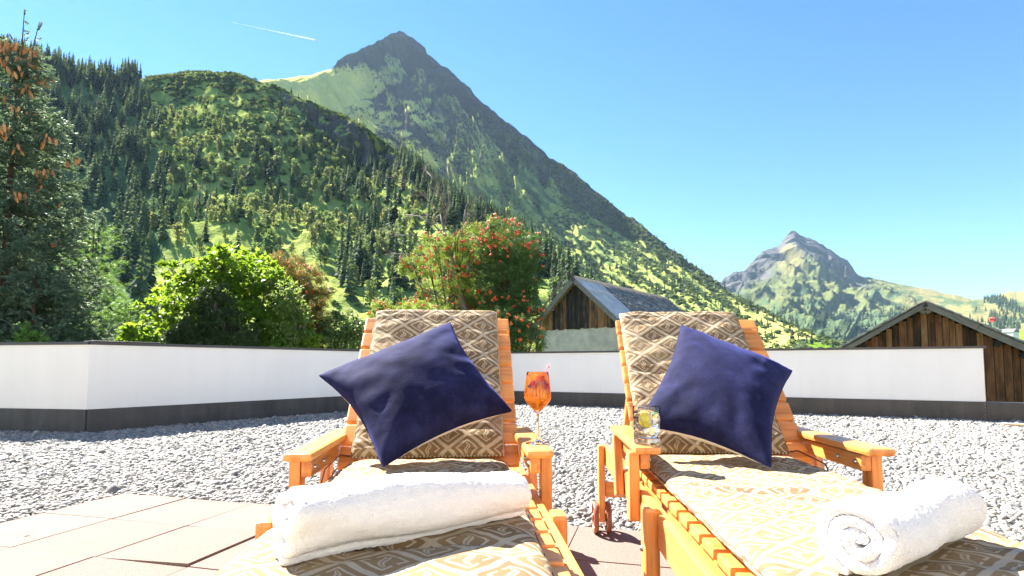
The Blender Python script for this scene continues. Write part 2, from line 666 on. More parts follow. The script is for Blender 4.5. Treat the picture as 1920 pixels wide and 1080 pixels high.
hill_mat = terrain_mat('hillside_ground', {
    'scale': 28.0,
    'grass': [(0.3, (0.118, 0.169, 0.042)), (0.5, (0.260, 0.326, 0.084)), (0.7, (0.519, 0.519, 0.195))],
    'rock': [(0.3, (0.039, 0.041, 0.050)), (0.7, (0.145, 0.140, 0.140))],
    'meadow': [(0.3, (0.270, 0.270, 0.082)), (0.7, (0.486, 0.432, 0.162))],
    'shrub': [(0.3, (0.055, 0.097, 0.043)), (0.7, (0.151, 0.227, 0.085))], 'bump': 0.8})
h_px = np.concatenate([np.linspace(-1150, -430, 120), np.linspace(-420, 1180, 620)])
h_t = np.concatenate([np.linspace(0, 0.84, 210), np.linspace(0.845, 1.0, 120)])
hill, HP = make_terrain('forested_hillside', h_px, h_t, h_Y, h_py, h_disp, h_masks, hill_mat)

# --- main mountain
M_RIDGE = [(300, 215, 1300), (430, 168, 1500), (500, 150, 1700), (560, 142, 1850), (600, 136, 1950), (622, 131, 2050), (630, 122, 2080), (640, 111, 2100), (652, 103, 2120), (668, 99, 2140),
           (690, 86, 2180), (706, 79, 2200), (716, 75, 2210), (728, 67, 2240), (736, 63, 2250), (744, 64, 2260), (750, 60, 2270), (758, 64, 2260), (768, 71, 2250), (785, 81, 2230), (797, 91, 2210), (801, 101, 2190), (820, 115, 2150),
           (860, 148, 2080), (884, 168, 2040), (890, 180, 2020), (905, 195, 1990), (945, 225, 1920), (985, 255, 1850), (1030, 294, 1780), (1080, 325, 1700), (1110, 354, 1640), (1150, 384, 1570),
           (1200, 420, 1480), (1240, 451, 1400), (1290, 491, 1310), (1330, 520, 1240), (1372, 549, 1160), (1420, 574, 1060), (1480, 607, 930), (1520, 625, 840), (1560, 640, 760), (1640, 660, 640), (1760, 676, 520)]
M_MID = [(300, 240), (430, 190), (500, 172), (560, 152), (600, 143), (622, 136), (660, 130), (700, 128), (740, 140), (780, 160), (820, 190), (860, 222), (900, 258), (960, 308), (1040, 362), (1110, 408), (1200, 458), (1290, 512), (1372, 558), (1480, 612), (1560, 643), (1760, 677)]
MT = 0.80


def m_Y(px, t):
    Yr = interp(px, M_RIDGE, 2)
    yb = 330.0
    k = 0.93 + 0.042 * np.clip((px - 600) / 60, 0, 1) * np.clip((1400 - px) / 200, 0, 1)
    return np.where(t < MT, yb + (Yr * k - yb) * (t / MT), Yr * k + (Yr * (1 - k)) * (t - MT) / (1 - MT))


def m_py(px, t):
    pr = interp(px, M_RIDGE, 1); pm = interp(px, M_MID, 1)
    pr = pr + (3.2 * fbm(px / 13.0, px * 0 + 2.2, 4, 19) + 4.0 * fbm(px / 45.0, px * 0 + 5.2, 3, 20)) * np.clip((px - 625) / 30, 0, 1) * np.clip((1400 - px) / 120, 0, 1)
    base = 703.0
    lo = base + (pm - base) * np.clip(t / MT, 0, 1) ** 0.80
    hi = pm + (pr - pm) * np.clip((t - MT) / (1 - MT), 0, 1)
    return np.where(t < MT, lo, hi)


def m_gully(PX, PY):
    """distance below the right-hand skyline, and along it: ribs run parallel to it"""
    sk = np.interp(PX, [p[0] for p in M_RIDGE], [p[1] for p in M_RIDGE])
    return (PY - sk)


def m_disp(P, PX, T, PY):
    x, y, z = P[..., 0], P[..., 1], P[..., 2]
    dep = m_gully(PX, PY)
    sc = P[..., 1] / 2000
    rt = np.clip((PX - 720) / 160, 0, 1)
    ribs = 0.6 * ridged(dep / 44 + 0.8 * fbm(PX / 90, PY / 60, 4, 2), (PX + PY) / 200, 5, 51) + 0.5 * ridged(x / 200, y / 260, 5, 52) - 0.62
    iso = ridged(x / 330, y / 420, 5, 61) - 0.6
    fine = fbm(x / 45, z / 45, 5, 71)
    edge = np.clip(dep / 40, 0.10, 1) * np.clip(T * 5, 0, 1)
    low = np.clip((PX - 1330) / 150, 0, 1)
    mead = np.clip(gauss(PX, PY, 590, 165, 90, 26) * 1.3, 0, 1)
    ribw = 1 - 0.80 * np.clip((PX - 900) / 200, 0, 1)
    streak = fbm(dep / 9 + 0.6 * fbm(PX / 60, PY / 40, 3, 3), (PX + PY) / 90, 4, 55)
    a = (rt * (ribs * 120 * ribw + 20 * streak * (1 - 0.4 * np.clip((PX - 900) / 200, 0, 1))) * sc + (1 - rt) * iso * 140) * edge * (1 - 0.85 * low) * (1 - 0.75 * mead)
    Q = P.copy()
    top = np.clip((200 - PY) / 70, 0, 1) * np.clip((PX - 615) / 20, 0, 1)
    crag = ridged(x / 95 + z / 160, z / 130 - x / 400, 5, 91) - 0.5
    a = a * (1 - 0.55 * top) + top * crag * 55 * np.clip(dep / 25, 0.12, 1) * np.clip((PX - 600) / 50, 0, 1)
    f = fine * 24 * sc * (1 - 0.62 * np.clip((PX - 900) / 150, 0, 1)) * (1 - 0.6 * low) * np.clip(dep / 14, 0.25, 1) * (1 - 0.6 * mead)
    q = np.minimum(a + f, (0.75 * np.maximum(dep, 0) + 1.6) * P[..., 1] / F)
    Q[..., 2] += q * 0.8
    Q[..., 1] -= q * 0.6
    Q[..., 0] -= a * 0.25 * np.clip(dep / 40, 0, 1)
    return Q


def m_masks(P, PX, T, PY, steep):
    qx, qy = to_px(P)
    dep = m_gully(qx, qy)
    rock = np.clip(1.1 - dep / (20 + 52 * gauss(qx, qy, 740, 100, 90, 90)), 0, 1) * np.clip((qx - 610) / 25, 0, 1) * np.clip((1240 - qx) / 200, 0, 1)
    rock = np.maximum(rock, 0.62 * np.clip((steep - 0.55) * 4, 0, 1) * np.clip((420 - qy) / 160, 0, 1))
    rock = np.maximum(rock, 0.62 * gauss(qx, qy, 700, 225, 70, 20, 25))
    mead = gauss(qx, qy, 600, 168, 130, 40, 0) * 1.3 + 0.95 * gauss(qx, qy, 710, 215, 130, 40, 34) + 0.3 * np.clip(fbm(qx / 70, qy / 40, 3, 66), 0, 1) + 0.5 * gauss(qx, qy, 1500, 620, 120, 60) + 0.25 - 0.30 * np.clip((qx - 850) / 100, 0, 1) * np.clip((1400 - qx) / 120, 0, 1)
    cap = np.clip((T - MT + 0.012 + 0.05 * fbm(qx / 24, qy / 24, 3, 63)) * 60, 0, 1)
    rock = np.maximum(rock, cap * np.clip((qx - 605) / 20, 0, 1) * np.clip((1000 - qx) / 140, 0.0, 1))
    rock = np.maximum(rock, 0.50 * cap * np.clip((qx - 840) / 40, 0, 1) * np.clip((1420 - qx) / 80, 0, 1))  # shaded right flank: part of its shade is put into the colour as rock
    bands = np.clip(ridged((qy + 0.12 * qx) / 34 + 0.9 * fbm(qx / 55, qy / 40, 3, 61), (qx - qy) / 120, 4, 62) - 0.45, 0, 1) * 1.3
    rock = np.maximum(rock, bands * gauss(qx, qy, 760, 215, 170, 75, 32) * 1.3)
    rock = rock * (1 - 0.9 * np.clip(gauss(qx, qy, 600, 162, 110, 30) * 1.3, 0, 1)) * (1 - 0.45 * gauss(qx, qy, 705, 220, 120, 24, 34))
    shrub = np.clip(0.30 + 1.1 * fbm((qx + qy) / 120, dep / 16, 4, 33), 0, 1) * np.clip((qy - 190) / 60, 0, 1) * np.clip((1330 - qx) / 200, 0, 1) * np.clip((qx - 600) / 60, 0, 1)
    shrub = np.maximum(shrub, 0.8 * cap * np.clip((qx - 840) / 60, 0, 1) * np.clip((1420 - qx) / 80, 0, 1))  # same flank, darkened with the shrub colour to deepen its shade
    lush = np.clip((qx - 1470) / 30, 0, 1) * np.clip((qy - (634 + (qx - 1480) * 0.085)) / 3, 0, 1)
    return {'rock': rock, 'shrub': shrub, 'meadow': np.clip(mead, 0, 1), 'lush': lush}


mount_mat = terrain_mat('mountain_ground', {
    'scale': 90.0,
    'grass': [(0.3, (0.125, 0.176, 0.046)), (0.5, (0.276, 0.326, 0.087)), (0.7, (0.476, 0.476, 0.163))],
    'rock': [(0.3, (0.019, 0.021, 0.027)), (0.55, (0.046, 0.046, 0.049)), (0.75, (0.082, 0.079, 0.076))],
    'meadow': [(0.3, (0.386, 0.412, 0.091)), (0.7, (0.772, 0.696, 0.206))],
    'shrub': [(0.3, (0.050, 0.091, 0.035)), (0.7, (0.149, 0.211, 0.075))], 'bump': 0.9})
m_px = np.linspace(300, 1760, 900)
m_t = np.concatenate([np.linspace(0, 0.78, 260), np.linspace(0.783, 1.0, 130)])
mountain, MP = make_terrain('pyramid_mountain', m_px, m_t, m_Y, m_py, m_disp, m_masks, mount_mat, back=4)

# --- far mountain and the pasture hills at the right
F_RIDGE = [(1180, 640, 3000), (1250, 600, 3300), (1330, 547, 3700), (1345, 535, 3800), (1362, 519, 3900), (1375, 511, 3950), (1396, 507, 4000), (1405, 496, 4050), (1420, 480, 4150), (1432, 471, 4200), (1445, 466, 4250), (1458, 463, 4300), (1466, 452, 4330),
           (1474, 444, 4350), (1480, 435, 4370), (1485, 431, 4380), (1490, 434, 4380), (1499, 441, 4370), (1510, 446, 4360), (1520, 447, 4350), (1534, 453, 4340), (1550, 463, 4320), (1565, 472, 4300), (1580, 482, 4280), (1592, 493, 4260),
           (1600, 503, 4240), (1606, 513, 4220), (1620, 519, 4180), (1650, 523, 4100), (1680, 531, 4000), (1700, 535, 3900), (1725, 540, 3800), (1745, 542, 3700), (1770, 550, 3500), (1790, 552, 3350), (1805, 556, 3250), (1822, 561, 3100),
           (1845, 560, 3000), (1862, 559, 2900), (1876, 551, 2850), (1892, 547, 2800), (1910, 548, 2750), (1918, 545, 2700), (1960, 535, 2600), (2100, 500, 2500), (2300, 470, 2400), (2700, 440, 2300), (3100, 430, 2250)]
F_MID = [(1180, 655), (1330, 575), (1396, 540), (1440, 515), (1485, 492), (1530, 500), (1580, 520), (1606, 530), (1650, 537), (1700, 548), (1770, 562), (1845, 572), (1920, 568), (2100, 540), (2300, 510)]


def f_Y(px, t):
    Yr = interp(px, F_RIDGE, 2)
    yb = 1150.0 - 450 * np.clip((px - 1650) / 200, 0, 1)
    return np.where(t < 0.7, yb + (Yr * 0.9 - yb) * (t / 0.7), Yr * 0.9 + Yr * 0.1 * (t - 0.7) / 0.3)


def f_py(px, t):
    pr = interp(px, F_RIDGE, 1); pm = interp(px, F_MID, 1)
    pr = pr + 2.2 * fbm(px / 8.0, px * 0 + 1.2, 4, 29) * np.clip((1640 - px) / 40, 0.25, 1)
    lo = 694 + (pm - 694) * np.clip(t / 0.7, 0, 1) ** 0.85
    return np.where(t < 0.7, lo, pm + (pr - pm) * np.clip((t - 0.7) / 0.3, 0, 1))


def f_disp(P, PX, T, PY):
    x, y, z = P[..., 0], P[..., 1], P[..., 2]
    sk = np.interp(PX, [p[0] for p in F_RIDGE], [p[1] for p in F_RIDGE])
    dep = PY - sk
    e = np.clip(dep / 22, 0.07, 1) * np.clip(T * 6, 0, 1)
    rt = np.clip((1760 - PX) / 120, 0.22, 1)
    big = ridged(x / 520 - z / 900, y / 800, 5, 12) - 0.6
    gul = ridged((PX + 0.35 * PY) / 60 + 0.6 * fbm(PX / 40, PY / 30, 3, 6), PY / 90, 5, 14) - 0.55
    crag = ridged(x / 190 + z / 260, z / 210, 5, 16) - 0.5
    fine = fbm(x / 70, z / 60, 5, 18)
    top = np.clip((528 - PY) / 40, 0, 1)
    a = (46 * big * (1 - top) + 18 * gul * np.clip((1760 - PX) / 60, 0, 1) * np.clip((PY - 520) / 40, 0, 1) + top * 170 * crag) * e * rt + 46 * fine * np.clip(dep / 8, 0.3, 1) * np.clip(T * 6, 0, 1) * rt
    Q = P.copy()
    a = np.minimum(a, (0.5 * np.maximum(dep, 0) + 1.0) * P[..., 1] / F)
    Q[..., 2] += a * 0.75
    Q[..., 1] -= a * 0.75
    return Q


def f_masks(P, PX, T, PY, steep):
    qx, qy = to_px(P)
    sk = np.interp(qx, [p[0] for p in F_RIDGE], [p[1] for p in F_RIDGE])
    dep = qy - sk
    rock = np.clip(1.1 - dep / 60, 0, 1) * np.clip((1640 - qx) / 60, 0, 1)
    rock = np.maximum(rock, 0.7 * gauss(qx, qy, 1420, 517, 60, 20, -10))
    rock = np.maximum(rock, 0.6 * gauss(qx, qy, 1600, 528, 60, 14, 15))
    rock = rock * (1 - gauss(qx, qy, 1478, 475, 14, 16))
    mead = np.clip(gauss(qx, qy, 1480, 480, 22, 26) * 1.5 + np.clip((qx - 1660) / 120, 0, 1) * 0.85 + 0.25, 0, 1)
    shrub = np.clip(0.25 + 1.2 * fbm(qx / 45, qy / 16, 4, 23), 0, 1) * np.clip((qy - 520) / 25, 0, 1)
    shrub = np.maximum(shrub, np.clip((qy - 575 - 30 * fbm(qx / 30, qx * 0, 3, 4)) / 22, 0, 1) * np.clip((1730 - qx) / 60, 0, 1))
    shrub = np.maximum(shrub, gauss(qx, qy, 1885, 605, 32, 14) * 1.1)
    shrub = np.maximum(shrub, gauss(qx, qy, 1895, 577, 42, 7, 22))
    lush = np.clip((qx - 1845) / 15, 0, 1) * np.clip((qy - 618) / 3, 0, 1)
    return {'rock': rock, 'shrub': shrub * (1 - lush), 'meadow': mead, 'lush': lush}


far_mat = terrain_mat('far_mountain_ground', {
    'scale': 160.0,
    'grass': [(0.3, (0.047, 0.066, 0.025)), (0.5, (0.102, 0.121, 0.047)), (0.7, (0.173, 0.173, 0.080))],
    'rock': [(0.3, (0.041, 0.043, 0.050)), (0.55, (0.095, 0.094, 0.095)), (0.75, (0.181, 0.171, 0.160))],
    'meadow': [(0.3, (0.119, 0.125, 0.048)), (0.7, (0.218, 0.191, 0.087))],
    'shrub': [(0.3, (0.037, 0.066, 0.034)), (0.7, (0.100, 0.139, 0.067))], 'bump': 0.9})
f_px = np.concatenate([np.linspace(1180, 2100, 560), np.linspace(2110, 3100, 110)])
f_t = np.concatenate([np.linspace(0, 0.68, 150), np.linspace(0.685, 1.0, 120)])
farm, FP = make_terrain('far_mountain', f_px, f_t, f_Y, f_py, f_disp, f_masks, far_mat, back=4)

# ------------------------------------------------------------------ woods on the slopes
def spruce_mesh(name, seed, tiers=13, per=8, width=0.17, lean=0.0):
    """unit-height spruce: trunk and drooping, ragged whorls"""
    r = np.random.default_rng(seed)
    V, Fc, MI = [], [], []
    seg = 5
    for i, (z, rad) in enumerate([(-0.03, 0.014), (0.5, 0.008), (0.98, 0.002)]):
        for k in range(seg):
            a = 2 * math.pi * k / seg
            V.append((rad * math.cos(a), rad * math.sin(a), z))
    for i in range(2):
        for k in range(seg):
            Fc.append((i * seg + k, i * seg + (k + 1) % seg, (i + 1) * seg + (k + 1) % seg)); MI.append(0)
            Fc.append((i * seg + k, (i + 1) * seg + (k + 1) % seg, (i + 1) * seg + k)); MI.append(0)
    for t in range(tiers):
        f = t / (tiers - 1)
        z = 0.06 + 0.90 * f ** 0.92
        rad = width * (1 - f) ** 0.85 + 0.012
        n = max(4, int(per * (1 - 0.4 * f)))
        for k in range(n):
            a = 2 * math.pi * (k + r.uniform(-0.4, 0.4)) / n + t * 1.3
            L = rad * r.uniform(0.6, 1.2)
            dz = -L * r.uniform(0.25, 0.65) + 0.25 * L * f
            w = L * r.uniform(0.34, 0.55) + 0.008
            zz = z + r.uniform(-0.025, 0.025)
            ca, sa = math.cos(a), math.sin(a)
            o = len(V)
            th = 0.022 + 0.02 * (1 - f)
            pts = [(0, 0, th), (0.55 * L, w, dz * 0.45), (L, w * 0.25, dz), (L * 0.97, -w * 0.3, dz * 1.02), (0.5 * L, -w, dz * 0.5), (0.6 * L, 0, dz * 0.35 + th)]
            for x, y, q in pts:
                V.append((x * ca - y * sa, x * sa + y * ca, zz + q))
            for tri in ((0, 5, 1), (5, 2, 1), (5, 3, 2), (5, 4, 3), (0, 4, 5)):
                Fc.append(tuple(o + q for q in tri)); MI.append(1)
    # tip
    o = len(V)
    V += [(0.012, 0, 0.92), (-0.006, 0.011, 0.92), (-0.006, -0.011, 0.92), (0, 0, 1.0)]
    Fc += [(o, o + 1, o + 3), (o + 1, o + 2, o + 3), (o + 2, o, o + 3)]; MI += [1, 1, 1]
    return np_mesh(name, V, Fc, False, MI)


def puff_mesh(name, seed, n=150, rx=0.30, h0=0.18, leaf=0.075, trunk=True, lobes=5):
    """unit-height broadleaf tree or bush: leaf clumps in lobes"""
    r = np.random.default_rng(seed)
    V, Fc, MI = [], [], []
    if trunk:
        seg = 5
        for z, rad in [(-0.03, 0.022), (0.35, 0.014), (0.7, 0.006)]:
            for k in range(seg):
                a = 2 * math.pi * k / seg
                V.append((rad * math.cos(a), rad * math.sin(a), z))
        for i in range(2):
            for k in range(seg):
                Fc.append((i * seg + k, i * seg + (k + 1) % seg, (i + 1) * seg + (k + 1) % seg)); MI.append(0)
                Fc.append((i * seg + k, (i + 1) * seg + (k + 1) % seg, (i + 1) * seg + k)); MI.append(0)
    cs = []
    for k in range(lobes):
        f = (k + 0.5) / lobes
        a = r.uniform(0, 6.28); d = rx * 0.45 * (1 - 0.6 * f) * r.uniform(0.4, 1.2)
        cs.append((d * math.cos(a), d * math.sin(a), h0 + (0.86 - h0) * f, rx * r.uniform(0.45, 0.75) * (1 - 0.35 * f)))
    for i in range(n):
        cx, cy, cz, cr = cs[r.integers(lobes)]
        d = r.normal(size=3); d /= np.linalg.norm(d)
        rr = cr * r.uniform(0.6, 1.08)
        c = np.array([cx, cy, cz]) + d * rr * np.array([1, 1, 1.05])
        c[2] = max(c[2], 0.02)
        nrm = d * 0.7 + r.normal(size=3) * 0.5 + np.array([0, 0, 0.4]); nrm /= np.linalg.norm(nrm)
        t1 = np.cross(nrm, r.normal(size=3)); t1 /= np.linalg.norm(t1); t2 = np.cross(nrm, t1)
        s = leaf * r.uniform(0.6, 1.3)
        o = len(V)
        for k in range(5):
            a = 2 * math.pi * k / 5 + r.uniform(-0.4, 0.4); q = s * r.uniform(0.55, 1.1)
            V.append(tuple(c + t1 * q * math.cos(a) + t2 * q * math.sin(a) + nrm * r.uniform(-0.2, 0.2) * s))
        Fc += [(o, o + 1, o + 2), (o, o + 2, o + 3), (o, o + 3, o + 4)]; MI += [1, 1, 1]
    return np_mesh(name, V, Fc, False, MI)


def tree_tint_mat(name, a, b_, c_, trans=0.0):
    m, nt, b = new_mat(name)
    r = obj_random(nt)
    n = tex_noise(nt, coords(nt), 5.0, 3, 0.7)
    f = mth(nt, 'ADD', mth(nt, 'MULTIPLY', r, 0.65), mth(nt, 'MULTIPLY', n, 0.4))
    col = ramp(nt, f, [(0.15, a), (0.5, b_), (0.9, c_)])
    nt.links.new(col, b.inputs['Base Color'])
    b.inputs['Roughness'].default_value = 0.8
    b.inputs['Specular IOR Level'].default_value = 0.12
    if trans:
        t = nt.nodes.new('ShaderNodeBsdfTranslucent')
        nt.links.new(mix(nt, 1.0, col, (1.5, 1.5, 0.7), 'MULTIPLY'), t.inputs['Color'])
        ms = nd(nt, 'ShaderNodeMixShader', {0: trans, 1: b.outputs[0], 2: t.outputs[0]})
        nt.links.new(ms.outputs[0], nt.nodes['Material Output'].inputs['Surface'])
    return m


bark_far = plain_mat('far_bark', (0.09, 0.065, 0.05), 0.9)
spruce_far = tree_tint_mat('far_spruce_needles', (0.024, 0.050, 0.036), (0.050, 0.086, 0.052), (0.11, 0.15, 0.075), 0.25)
birch_far = tree_tint_mat('far_birch_leaves', (0.095, 0.15, 0.075), (0.15, 0.20, 0.105), (0.23, 0.235, 0.14), 0.4)
bush_far = tree_tint_mat('far_dwarf_pine', (0.06, 0.10, 0.055), (0.105, 0.15, 0.075), (0.17, 0.20, 0.085), 0.3)


def prep(me, m):
    me.materials.append(bark_far); me.materials.append(m); return me


SPR = [prep(spruce_mesh('spruce_%d' % i, 100 + i, 12 + i % 3, 8, 0.135 + 0.02 * (i % 3)), spruce_far) for i in range(5)]
BIR = [prep(puff_mesh('birch_%d' % i, 200 + i, 260, 0.25 + 0.05 * (i % 3), 0.14, 0.055, True, 8), birch_far) for i in range(5)]
BSH = [prep(puff_mesh('bush_%d' % i, 300 + i, 46, 0.9, 0.25, 0.26, False, 3), bush_far) for i in range(4)]


def gather(P, n, dens, hmin, hmax, seed, sink=0.03):
    """rejection-sample points of a terrain grid: density is per picture area, seen from the terrace, so thin it by size squared"""
    r = np.random.default_rng(seed)
    out = []
    got = 0
    for _ in range(60):
        u, t = r.random(6000), r.random(6000) * 0.985
        p = grid_sample(P, u, t)
        qx, qy = to_px(p)
        k = r.random(6000) < np.clip(dens(qx, qy, p), 0, 1)
        out.append(p[k]); got += k.sum()
        if got >= n: break
    p = np.concatenate(out)[:n]
    h = r.uniform(hmin, hmax, len(p))
    p = p.copy(); p[:, 2] -= sink * h
    return p, h, r


def zone(p):
    qx, qy = to_px(p)
    return qx, qy


# spruces: the dense wood at the left, the band along the right shoulder, scattered ones between
def d_spruce(qx, qy, p):
    w = np.clip((p[:, 1] / 350) ** 2, 0.10, 1.4)
    e = forest_edge(qx, qy)
    dense = np.clip(e / 25 + 0.35, 0, 1) * 1.0
    low = gauss(qx, qy, 690, 500, 130, 75, 30) * 0.8 + gauss(qx, qy, 840, 385, 190, 36, 27) * 1.2 + gauss(qx, qy, 980, 490, 110, 34, 33) * 1.1 + gauss(qx, qy, 640, 350, 70, 26, 25) * 0.55
    mid = 0.22 + 0.42 * np.clip(fbm(qx / 60, qy / 50, 3, 19) + 0.05, 0, 1)
    mid = mid * np.clip((qy - 250) / 80, 0, 1)
    gap = 1 - gauss(qx, qy, 600, 420, 40, 110, -20) * 0.85
    out = np.where(qy < 165, 0.6, 1.0)
    return np.maximum(dense, np.maximum(low, mid) * gap) * w * out * (qx > -330)


def d_birch(qx, qy, p):
    w = np.clip((p[:, 1] / 330) ** 2, 0.10, 1.3)
    inside = np.clip(forest_edge(qx, qy) / 20, 0, 1)
    a = gauss(qx, qy, 420, 330, 130, 130) * 0.9 + gauss(qx, qy, 680, 460, 130, 90, 25) * 0.75 + gauss(qx, qy, 480, 260, 160, 40, 25) * 0.55 + 0.10
    a = a * np.clip(0.55 + 1.4 * fbm(qx / 45, qy / 38, 3, 57), 0.05, 1) * np.clip((qy - 190) / 60, 0, 1)
    cl = np.interp(qx, [a_ for a_, _ in H_CLIFF], [c_ for _, c_ in H_CLIFF])
    sk = np.interp(qx, [q_[0] for q_ in H_RIDGE], [q_[1] for q_ in H_RIDGE])
    return a * (1 - 0.95 * inside) * w * ((cl < 8) | (qy > sk + cl + 12))


sp, sh, r1 = gather(HP, 2000, d_spruce, 11, 24, 1)
qx_, qy_ = to_px(sp)
sh = sh * np.where(qx_ < 340, 0.95, np.where(qy_ < 300, 0.6, 0.8))
bp, bh, r2 = gather(HP, 720, d_birch, 4, 11, 2)
# a few spruces and bushes on the open slope of the mountain
def d_msp(qx, qy, p):
    return (gauss(qx, qy, 1180, 480, 170, 45, 32) * 0.9 + gauss(qx, qy, 1400, 590, 140, 30, 22) * 0.55 + gauss(qx, qy, 1260, 560, 130, 45, 25) * 0.3) * np.clip((p[:, 1] / 900) ** 2, 0.2, 1) * (qy > 420) * (qx > 985)
mp_, mh, r3 = gather(MP, 210, d_msp, 9, 20, 3)


def plant_individuals(pts, hts, meshes, name, cat, group, label_fn, n, mats):
    size = hts / np.maximum(pts[:, 1], 1)
    order = np.argsort(-size)
    used = order[:n]
    for i in used:
        o = bpy.data.objects.new(name, meshes[i % len(meshes)])
        COL.objects.link(o)
        o.location = pts[i]
        h = hts[i]
        o.scale = (h * random.uniform(0.85, 1.2), h * random.uniform(0.85, 1.2), h)
        o.rotation_euler = (random.uniform(-0.03, 0.03), random.uniform(-0.03, 0.03), random.uniform(0, 6.28))
        qx, qy = to_px(pts[i])
        lab, grp = label_fn(float(qx), float(qy))
        tag(o, lab, cat, grp)
    return order[n:]


def lab_spruce(qx, qy):
    if qx > 1000:
        if qx > 1400: return ('tiny dark spruce near the foot of the grassy slope above the green meadow', 'spruces near the foot of the open slope')
        if qy > 560: return ('small dark spruce low on the open grassy slope just above the lounger backs', 'spruces low on the open slope')
        return ('small dark spruce in the scattered line crossing the open grassy mountain slope', 'spruces across the open slope')
    if qx < 345:
        if qy < 175: return ('spruce standing on the skyline of the dense wood left of the shrubby shoulder', 'skyline spruces of the dense wood')
        if qy < 290: return ('dark spruce high in the dense wood, just below its skyline', 'spruces high in the dense wood')
        if qy < 420: return ('dark blue-green spruce half way down the dense wood behind the cone-laden spruce', 'spruces in the middle of the dense wood')
        return ('tall dark spruce at the foot of the dense wood behind the bright maple', 'spruces at the foot of the dense wood')
    if qy < 300: return ('small dark spruce high on the shrubby slope below the rocky shoulder', 'spruces high on the slope')
    if qx < 640:
        if qy < 420: return ('dark spruce among pale birches half way up the slope above the maple', 'spruces half way up above the maple')
        return ('dark spruce low on the slope just above the bright green maple', 'spruces low above the maple')
    if qy < 420: return ('dark spruce in the upper edge of the tree band above the bare grey tree', 'spruces in the upper tree band')
    return ('dark spruce low in the tree band directly behind the red-berried rowan', 'spruces behind the rowan')


def lab_birch(qx, qy):
    if qy < 300: return ('small pale olive broadleaf tree high on the shrubby slope', 'pale broadleaf trees high on the slope')
    if qx < 600:
        if qy < 420: return ('pale olive broadleaf tree half way up the slope above the maple', 'pale broadleaf trees half way up')
        return ('pale broadleaf tree low on the slope just above the bright green maple', 'pale broadleaf trees above the maple')
    if qy < 420: return ('pale olive broadleaf tree in the upper tree band above the bare grey tree', 'pale broadleaf trees in the upper band')
    return ('pale olive broadleaf tree between dark spruces low behind the rowan', 'pale broadleaf trees behind the rowan')


allp = np.concatenate([sp, mp_]); allh = np.concatenate([sh, mh])
rest_s = plant_individuals(allp, allh, SPR, 'spruce_tree', 'tree', None, lab_spruce, 290, None)
rest_b = plant_individuals(bp, bh, BIR, 'broadleaf_tree', 'tree', None, lab_birch, 290, None)


def stuff_trees(name, pts, h, meshes, seed, wide=1.0, flat=1.0):
    r = np.random.default_rng(seed)
    n = len(pts)
    rot = np.stack([r.uniform(-0.04, 0.04, n), r.uniform(-0.04, 0.04, n), r.uniform(0, 6.28, n)], 1)
    s = np.stack([h * r.uniform(0.85, 1.2, n) * wide, h * r.uniform(0.85, 1.2, n) * wide, h * flat], 1)
    return scatter(name, pts, rot, s, r.integers(0, len(meshes), n), meshes)


stuff_trees('distant_spruce_wood', allp[rest_s], allh[rest_s], SPR, 11)
stuff_trees('distant_broadleaf_wood', bp[rest_b], bh[rest_b], BIR, 12)


# low dwarf-pine and alder scrub
def d_scrub(qx, qy, p):
    a = np.clip(0.35 + 1.3 * fbm(qx / 46, qy / 16, 4, 15), 0, 1) * np.clip((360 - qy) / 80, 0, 1) * np.clip((qx - 260) / 40, 0, 1)
    b_ = 0.07 * np.clip((qx - 300) / 40, 0, 1)
    cl = np.interp(qx, [a_ for a_, _ in H_CLIFF], [c_ for _, c_ in H_CLIFF])
    sk = np.interp(qx, [q_[0] for q_ in H_RIDGE], [q_[1] for q_ in H_RIDGE])
    bare = (cl > 12) & (qy > sk + 4) & (qy < sk + cl + 8)
    return np.where(bare, 0.04, np.maximum(a, b_)) * np.clip((p[:, 1] / 450) ** 2, 0.05, 1.3)


def d_mscrub(qx, qy, p):
    dep = m_gully(qx, qy)
    a = np.clip(0.15 + 1.2 * fbm((qx + qy) / 110, dep / 15, 4, 33), 0, 1) * np.clip((qy - 215) / 60, 0, 1) * np.clip((qx - 640) / 80, 0, 1)
    a = a * np.clip((1500 - qx) / 200, 0.12, 1)
    return (a + 0.03 * (qy > 400)) * np.clip((p[:, 1] / 1300) ** 2, 0.03, 1.2)


def d_fwood(qx, qy, p):
    a = np.clip((qy - 580 - 26 * fbm(qx / 26, qx * 0, 3, 4)) / 10, 0, 1) * np.clip((1750 - qx) / 60, 0, 1) * np.clip(0.5 + 1.5 * fbm(qx / 24, qy / 14, 3, 44), 0.1, 1)
    b_ = gauss(qx, qy, 1885, 605, 34, 14) + gauss(qx, qy, 1900, 578, 42, 7, 22)
    return np.maximum(a, b_) * np.clip((p[:, 1] / 2600) ** 2, 0.05, 1.2)


p_, h_, _ = gather(HP, 4200, d_scrub, 0.9, 2.4, 5)
stuff_trees('dwarf_pine_scrub', p_, h_, BSH, 13, 1.5, 0.75)
p_, h_, _ = gather(MP, 6500, d_mscrub, 2.2, 6.5, 6)
stuff_trees('mountain_scrub', p_, h_, BSH, 14, 1.5, 0.8)
p_, h_, _ = gather(FP, 3500, d_fwood, 14, 30, 7)
stuff_trees('far_wood', p_, h_, SPR, 15, 1.3)

# ------------------------------------------------------------------ the roof terrace: gravel, tiles, parapet
P0 = Vector((-9.5, 7.45, 0)); P1 = Vector((-5.0, 6.63, 0)); P2 = Vector((-1.08, 12.09, 0)); P3 = Vector((6.77, 8.05, 0)); P4 = Vector((10.5, 6.13, 0))
WALL_TOP = 1.06

